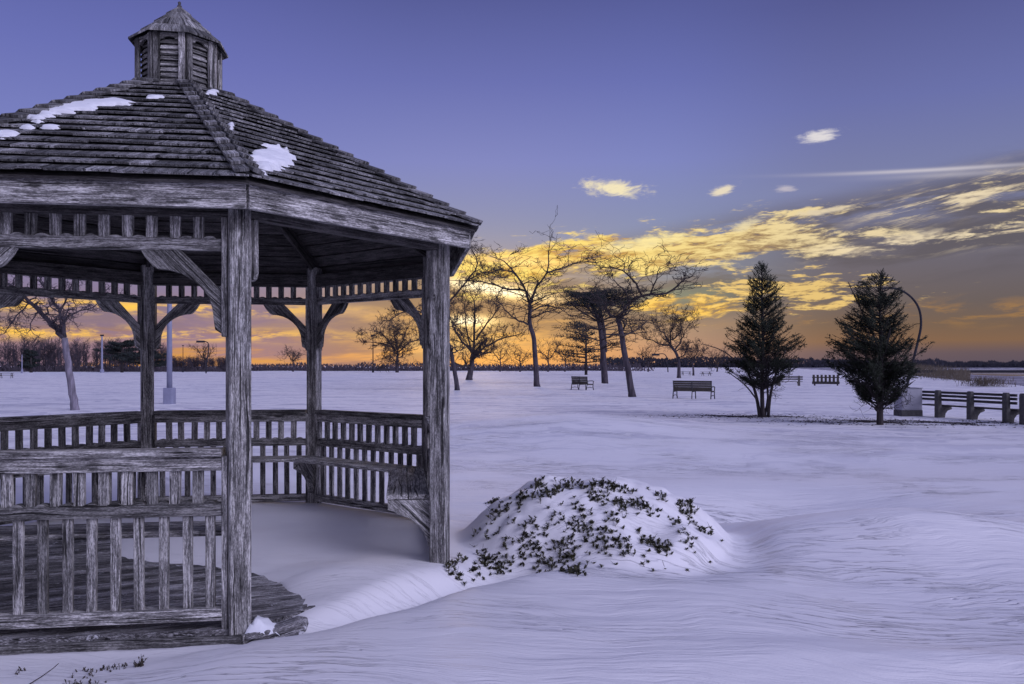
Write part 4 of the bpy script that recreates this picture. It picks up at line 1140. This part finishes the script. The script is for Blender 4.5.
# ------------------------------------------------------------------ mound shrub
rng = random.Random(21)
root = empty('evergreen_shrub', (MC[0], MC[1], Hs(*MC)), 'low evergreen shrub poking through the rounded snow mound', 'shrub'); org = tuple(root.location)
lf = MB(); tw = MB()
def sprig(px, py, n, sp_, hs=1.0):
    # march along the view ray to the snow, so a sprig stands where its pixel meets the mound
    D_ = 6.2
    while D_ < 11:
        p = W(px, py, D_)
        if p.z < Hs(p.x, p.y): break
        D_ += .04
    for i in range(n):
        x_ = p.x + rng.gauss(0, sp_); y_ = p.y + rng.gauss(0, sp_ * 1.2); z_ = Hs(x_, y_); hh = rng.uniform(.005, .07) * hs
        d_ = Vector((rng.gauss(0, .5), rng.gauss(0, .5), 1)).normalized(); c_ = Vector((x_, y_, z_ - .01)); tw.tube([c_, c_ + d_ * (hh + .01)], [.003, .002], 3, cap=False)
        if rng.random() < .35:
            e2 = Vector((rng.gauss(0, .7), rng.gauss(0, .7), .8)).normalized(); tw.tube([c_, c_ + e2 * rng.uniform(.03, .11)], [.0025, .0012], 3, cap=False)
        for j in range(16):
            a = rng.uniform(0, 6.28); e_ = Vector((math.cos(a), math.sin(a), rng.uniform(.0, 1.0))).normalized(); ln = rng.uniform(.009, .025)
            b_ = c_ + d_ * hh * rng.uniform(.4, 1.0) + e_ * ln * .5; lf.quad(b_, e_ * ln, e_.cross(UP).normalized() * ln * .62)
clusters = [(552, 492, 26, .10), (570, 486, 22, .10), (540, 487, 14, .08), (496, 494, 13, .05), (498, 512, 20, .07), (493, 503, 12, .06), (523, 501, 14, .06), (519, 499, 6, .05), (595, 488, 22, .08), (612, 489, 20, .07), (628, 492, 6, .05),
            (620, 508, 16, .07), (637, 506, 14, .07), (648, 512, 12, .06), (660, 500, 7, .05), (686, 511, 22, .06), (690, 506, 10, .05), (676, 523, 6, .06), (700, 530, 7, .06), (712, 533, 6, .05), (543, 535, 8, .06), (570, 540, 10, .07),
            (583, 534, 18, .07), (600, 539, 20, .08), (613, 522, 9, .06), (620, 546, 14, .07), (628, 551, 8, .06), (645, 541, 14, .06), (660, 547, 13, .06), (665, 552, 10, .05), (645, 562, 3, .03), (690, 545, 6, .05),
            (527, 552, 22, .07), (520, 556, 10, .06), (490, 562, 20, .08), (482, 566, 10, .07), (503, 569, 8, .06), (541, 563, 14, .07), (548, 570, 12, .07), (568, 560, 12, .06), (572, 571, 14, .06), (578, 574, 10, .05), (562, 551, 6, .05),
            (476, 535, 3, .04), (504, 543, 4, .05), (512, 527, 3, .04), (530, 523, 5, .05), (557, 520, 5, .05), (578, 512, 8, .06), (600, 500, 10, .07), (588, 525, 4, .04), (472, 573, 8, .07), (455, 573, 9, .07), (462, 560, 3, .04), (448, 565, 6, .05), (572, 476, 2, .04), (519, 481, 3, .03)]
for c_ in clusters: sprig(c_[0], c_[1], max(1, int(c_[2] * 1.5)), c_[3] * .8)
for i in range(90): sprig(rng.uniform(475, 705), rng.uniform(485, 572), 1, .03, .7)
lf.build('foliage', M['shrubleaf'], root, 0, False, origin=org); tag(tw.build('stems', M['twig'], root, 0, False, origin=org), kind='stuff')
# weeds in the foreground
def weed(label, spots, hs, D0):
    lf = MB(); first = W(spots[0][0], spots[0][1], D0); 
    root = None
    for px, py, n, sp_ in spots:
        D_ = DG(py, .03); p = W(px, py, D_)
        if root is None: root = empty('weed', (p.x, p.y, Hs(p.x, p.y)), label, 'weed', 'dry weeds in the foreground snow'); org = tuple(root.location); st_ = MB()
        for i in range(n):
            x_, y_ = p.x + rng.gauss(0, sp_), p.y + rng.gauss(0, sp_ * .6); z_ = Hs(x_, y_); d_ = Vector((rng.gauss(0, .4), rng.gauss(0, .3), 1)).normalized(); hh = hs * rng.uniform(.4, 1); c_ = Vector((x_, y_, z_ - .01))
            st_.tube([c_, c_ + d_ * hh], [.002, .0012], 3, cap=False)
            for j in range(6):
                a = rng.uniform(0, 6.28); e_ = Vector((math.cos(a), math.sin(a), rng.uniform(0, 1.2))).normalized(); ln = rng.uniform(.006, .016); lf.quad(c_ + d_ * hh * rng.uniform(.3, 1), e_ * ln, e_.cross(UP).normalized() * ln * .6)
    tag(st_.build('stems', M['twig'], root, 0, False, origin=org), kind='stuff'); lf.build('leaves', M['drybrown'], root, 0, False, origin=org)
weed('patch of low dry weeds in the snow in front of the gazebo railing', [(96, 665, 9, .06), (110, 664, 8, .05), (122, 662, 7, .04), (80, 667, 4, .04), (84, 674, 5, .03)], .05, 5)
weed('upright dark weed clump at the right end of the weed patch', [(139, 664, 14, .02), (142, 658, 8, .012)], .07, 5)
weed('weed tuft cut off by the bottom edge below the patch', [(80, 683, 14, .05), (72, 683, 6, .03)], .05, 5)
weed('single tiny weed at the far left of the foreground snow', [(22, 663, 5, .015), (14, 667, 2, .01)], .04, 5)
q = MB(); a = W(270, 678, DG(678, .03)); 
root = empty('weed', tuple(a), 'curled dark seed stalk lying alone on the snow right of the near post', 'weed'); st_ = MB(); P_ = [Vector((0, 0, .005)), Vector((.03, .02, .02)), Vector((.06, .05, .045)), Vector((.085, .07, .07)), Vector((.10, .075, .065))]
st_.tube(P_, [.004, .004, .003, .002, .0015], 4); st_.build('stem', M['twig'], root)
lf = MB()
for i in range(60):
    f_ = rng.random() * .7; c_ = P_[0].lerp(P_[3], f_); e_ = Vector((rng.gauss(0, 1), rng.gauss(0, 1), rng.gauss(0, 1))).normalized() * .010; lf.quad(c_ + e_ * .6, e_, e_.orthogonal().normalized() * .006)
lf.build('seeds', M['drybrown'], root)
a = W(27, 684, DG(684, .03)); root = empty('fallen_twig', tuple(a), 'thin bare twig leaning out of the snow at the bottom left', 'twig'); st_ = MB()
st_.tube([(0, 0, -.01), (.05, .05, .02), (.09, .10, .05), (.115, .12, .075)], [.004, .003, .0025, .0015], 4); st_.build('stem', M['twig'], root)

# ------------------------------------------------------------------ park furniture
def park_bench(label, D_, px, rz, L, group, copy=None):
    x_ = (px - 512) / FPX * D_; z_ = Hs(x_, D_); root = empty('park_bench', (x_, D_, z_), label, 'bench', group, rz)
    # local: bench runs along x, faces +y
    for k_, (yy_, zz_) in enumerate(((-.02, .98), (-.01, .86), (.005, .74), (.02, .62), (.035, .53))):
        q = MB(); q.board((-L / 2, yy_ - .14, zz_), (L / 2, yy_ - .14, zz_), (0, 1, .12), (0, -.12, 1), .035, .105); q.build('back_slat', M['slat'], root)
    for k_ in range(5):
        q = MB(); q.board((-L / 2, -.05 + k_ * .115, .45), (L / 2, -.05 + k_ * .115, .45), (0, 1, 0), UP, .095, .035); q.build('seat_slat', M['slat'], root)
    for sx_ in (-1, 1):
        X_ = sx_ * (L / 2 - .03); q = MB()
        q.tube([(X_, -.26, 0), (X_, -.17, .42), (X_, -.13, .60), (X_, -.21, 1.04)], [.035, .032, .03, .028], 6)
        q.tube([(X_, .52, 0), (X_, .45, .25), (X_, .46, .42), (X_, .50, .66)], [.035, .03, .03, .03], 6)
        q.tube([(X_, -.17, .68), (X_, .10, .70), (X_, .40, .70), (X_, .54, .64)], [.03, .03, .03, .03], 6)
        q.tube([(X_, -.16, .42), (X_, .46, .42)], [.03, .03], 6); q.tube([(X_, -.22, .16), (X_, .12, .22), (X_, .48, .16)], [.022, .022, .022], 6)
        q.build('end_frame', M['iron'], root, 0, True)
    q = MB(); q.tube([(0, -.22, 0), (0, -.16, .42), (0, -.20, 1.0)], [.03, .03, .025], 6); q.tube([(0, -.16, .42), (0, .46, .42), (0, .5, 0)], [.03, .03, .03], 6); q.build('middle_leg', M['iron'], root, 0, True)
    return root
park_bench('small slatted park bench seen almost end-on, left of the leaning flat-limbed tree', 62.0, 581, rad(-52), 1.75, 'slatted park benches')
park_bench('larger slatted park bench seen from behind in the middle of the field', 46.0, 693, rad(-30), 2.25, 'slatted park benches')

def concrete_bench(label, p0, dirn, posts, L0, L1, group, s=1.0):
    """long bench: p0 world xy of its origin, dirn along the bench, posts at given distances"""
    d_ = Vector((*dirn, 0)).normalized(); rz = math.atan2(d_.y, d_.x); root = empty('concrete_bench', (p0[0], p0[1], Hs(*p0)), label, 'bench', group, rz)
    # local: along +x, faces +y (left of travel)
    for u in posts:
        q = MB(); prof = [(-.10, -.1), (-.10, .93), (-.06, .985), (.03, .985), (.06, .93), (.075, .40), (.50, .40), (.53, .30), (.34, .25), (.24, .14), (.20, -.1)]
        q.prism([(u - .09, a, z) for a, z in prof], (.18, 0, 0), UP); q.build('leg', M['concrete'], root, .012)
    for z in (.90, .78, .645):
        q = MB(); q.board((L0, .095, z), (L1, .095, z), (0, 1, 0), UP, .05, .085); q.build('back_slat', M['slat_grey'], root)
    for a in (.17, .29, .41):
        q = MB(); q.board((L0, a, .425), (L1, a, .425), (0, 1, 0), UP, .10, .045); q.build('seat_slat', M['slat_grey'], root)
    return root
concrete_bench('long bench with concrete legs and three back slats beside the grey cabinet at right', (15.3, 29.1), (.27, -.96), [0, 1.42, 2.85], -.95, 3.15, 'concrete-legged benches')
concrete_bench('second concrete-legged bench starting at the right edge of the view', (16.25, 25.75), (.27, -.96), [0, 1.42, 2.85], -.20, 3.1, 'concrete-legged benches')
concrete_bench('far concrete-legged bench seen behind the stems of the left cedar', (24.9, 75.5), (1, -.15), [0, 1.75], -.6, 2.1, 'concrete-legged benches')
# bench with broad upright boards between the cedars
x_ = (826 - 512) / FPX * 76; root = empty('board_bench', (x_, 76, Hs(x_, 76)), 'low bench with broad upright back boards between the two cedars', 'bench', None, rad(-25))
for k_ in range(7):
    q = MB(); u = -1.05 + k_ * .35; q.board((u, -.28, .18), (u, -.42, 1.02), (1, 0, 0), (0, 1, 0), .20, .04); q.build('back_board', M['slat'], root)
q = MB(); q.board((-1.2, .0, .36), (1.2, .0, .36), (0, 1, 0), UP, .60, .06); q.build('seat', M['slat_grey'], root)
q = MB(); q.board((-1.2, -.36, .25), (1.2, -.36, .25), (0, 1, 0), UP, .04, .20); q.board((-1.2, -.31, .78), (1.2, -.31, .78), (0, 1, 0), UP, .04, .10); q.build('back_rail', M['slat_grey'], root)
for sx_ in (-1, 1):
    q = MB(); q.box((sx_ * 1.0, 0, .16), (.10, .7, .34)); q.build('leg', M['slat_grey'], root)
# picnic tables
def picnic(label, D_, px, rz, proto=None):
    x_ = (px - 512) / FPX * D_; z_ = Hs(x_, D_)
    if proto:
        c_ = copy_tree(proto); c_.location = (x_, D_, z_); c_.rotation_euler = (0, 0, rz); c_['label'] = label; return c_
    root = empty('picnic_table', (x_, D_, z_), label, 'table', 'far picnic tables', rz)
    q = MB(); q.board((-1, 0, .76), (1, 0, .76), (0, 1, 0), UP, .75, .05); q.build('tabletop', M['slat_grey'], root)
    for s_ in (-1, 1): q = MB(); q.board((-1, s_ * .68, .45), (1, s_ * .68, .45), (0, 1, 0), UP, .26, .05); q.build('seat', M['slat_grey'], root)
    for s_ in (-1, 1):
        q = MB(); X_ = s_ * .7; q.board((X_, -.65, 0), (X_, -.2, .74), (1, 0, 0), (0, 1, .5), .08, .10); q.board((X_ + .1, .65, 0), (X_ + .1, .2, .74), (1, 0, 0), (0, 1, -.5), .08, .10); q.board((X_ + .03, -.75, .40), (X_ + .03, .75, .40), (1, 0, 0), UP, .06, .09); q.build('leg', M['slat_grey'], root)
    return root
pc = picnic('picnic table at the far left edge of the snowfield', 122.0, 6, rad(25))
picnic('far picnic table nearest to the left cedar', 155.0, 706, rad(10), pc)
picnic('far picnic table beside the faint small bare tree', 165.0, 686, rad(-20), pc)
# cabinet beside the long bench
D_ = 30.0; x_ = (908 - 512) / FPX * D_; root = empty('utility_cabinet', (x_, D_, Hs(x_, D_)), 'pale grey metal cabinet at the left end of the long concrete bench', 'cabinet', None, rad(4))
q = MB(); q.box((0, 0, .62), (.78, .55, .80)); q.build('body', M['cabinet'], root, .015)
q = MB(); q.box((0, 0, .09), (.80, .57, .26)); q.build('base', M['concrete'], root, .01)
q = MB(); q.box((0, 0, 1.035), (.82, .60, .03)); q.build('lid', M['cabinet'], root, .008)
q = MB(); q.box((0, -.28, .62), (.70, .012, .70)); q.build('door', M['cabinet'], root, .004)
# lamp posts
D_ = DG(404); x_ = (169.5 - 512) / FPX * D_; root = empty('lamp_post', (x_, D_, Hs(x_, D_)), 'tall lavender lamp pole on a boxy base, just right of the slim gazebo post', 'lamp', 'lamp posts')
q = MB(); q.box((0, 0, .36), (.46, .46, .86)); q.build('base', M['pole'], root, .03)
q = MB(); q.tube([(0, 0, .75), (0, 0, 4), (0, 0, 7.4)], [.135, .12, .09], 10); q.build('pole', M['pole'], root, 0, True)
q = MB(); q.box((0, 0, 7.5), (.5, .3, .16)); q.build('lamp_head', M['pole_dark'], root, .02)
def small_lamp(label, D_, px, hh, r_, mat, head):
    x_ = (px - 512) / FPX * D_; root = empty('lamp_post', (x_, D_, Hs(x_, D_)), label, 'lamp', 'lamp posts')
    q = MB(); q.tube([(0, 0, -.1), (0, 0, .9), (0, 0, 1.0), (0, 0, hh)], [r_ * 2.0, r_ * 1.8, r_, r_ * .7], 8); q.build('pole', mat, root)
    q = MB(); q.box((0, 0, hh + head * .2), (head, head * .6, head * .45)); q.build('lamp_head', M['pole_dark'], root)
small_lamp('far grey lamp pole standing before the left woodland', 225.0, 102, 10.2, .30, M['pole'], .9)
small_lamp('thin short pale pole at the woodland edge left of the leaning tree', 200.0, 22, 4.6, .14, M['pole'], .3)
small_lamp('thin dark lamp pole rising behind the far broad bare tree', 230.0, 373, 10.3, .16, M['pole_dark'], 1.0)
small_lamp('slim far lamp pole between the two lamps seen through the gazebo', 240.0, 183, 7.8, .12, M['pole_dark'], .5)
def curved_lamp(label, D_, pxs, w_, D0=None):
    rng = random.Random(1); pts = smooth_path([W(x, y, D_) for x, y in pxs], 5); b0 = pts[0]; g0 = Hs(b0.x, b0.y); pts[0] = Vector((b0.x, b0.y, g0 - .05)); org = (b0.x, b0.y, g0)
    root = empty('curved_lamp', org, label, 'lamp', 'curved lamp poles'); n = len(pts)
    q = MB(); q.tube(pts, [w_ * D_ / FPX / 2 * (1 - .35 * i / n) for i in range(n)], 8); q.build('pole', M['pole_dark'], root, 0, True, origin=org)
    e_ = pts[-1]; q = MB(); q.box(e_ + Vector((-.12, 0, -.03)) * (D_ / 40), (.55 * D_ / 60, .25 * D_ / 60, .14 * D_ / 60)); q.build('lamp_head', M['pole_dark'], root, 0, False, origin=org)
curved_lamp('large curved dark lamp pole arching out behind the right cedar', 62.0, [(906, 390), (912, 365), (917.5, 343), (921, 325), (919, 309), (911, 297), (898, 289), (884, 288)], 2.8)
curved_lamp('small far curved lamp pole seen through the gazebo', 200.0, [(206, 370), (207, 360), (208.5, 350), (208, 343), (203, 341)], 1.3)
curved_lamp('tiny far curved lamp right of the leaning flat-limbed tree', 230.0, [(668, 372), (667.5, 364), (667, 358), (664, 354), (658, 354)], 1.1)
# pier railing on the shore
D_ = 128.0; root = empty('pier_railing', (W(972, 380, D_).x, D_, -1.3), 'long low dark railing above the icy shore at far right', 'railing')
q = MB(); q.board((-14, 3, 2.28), (40, -3, 2.28), (0, 1, 0), UP, .2, .42); q.build('top_rail', M['pole_dark'], root)
for u in (-12, 0, 13, 26): q = MB(); q.box((u, 1.3 - u * .11, 1.0), (.28, .28, 2.4)); q.build('post', M['pole_dark'], root)
print('objects', len(bpy.data.objects), 'verts', sum(len(m_.vertices) for m_ in bpy.data.meshes))
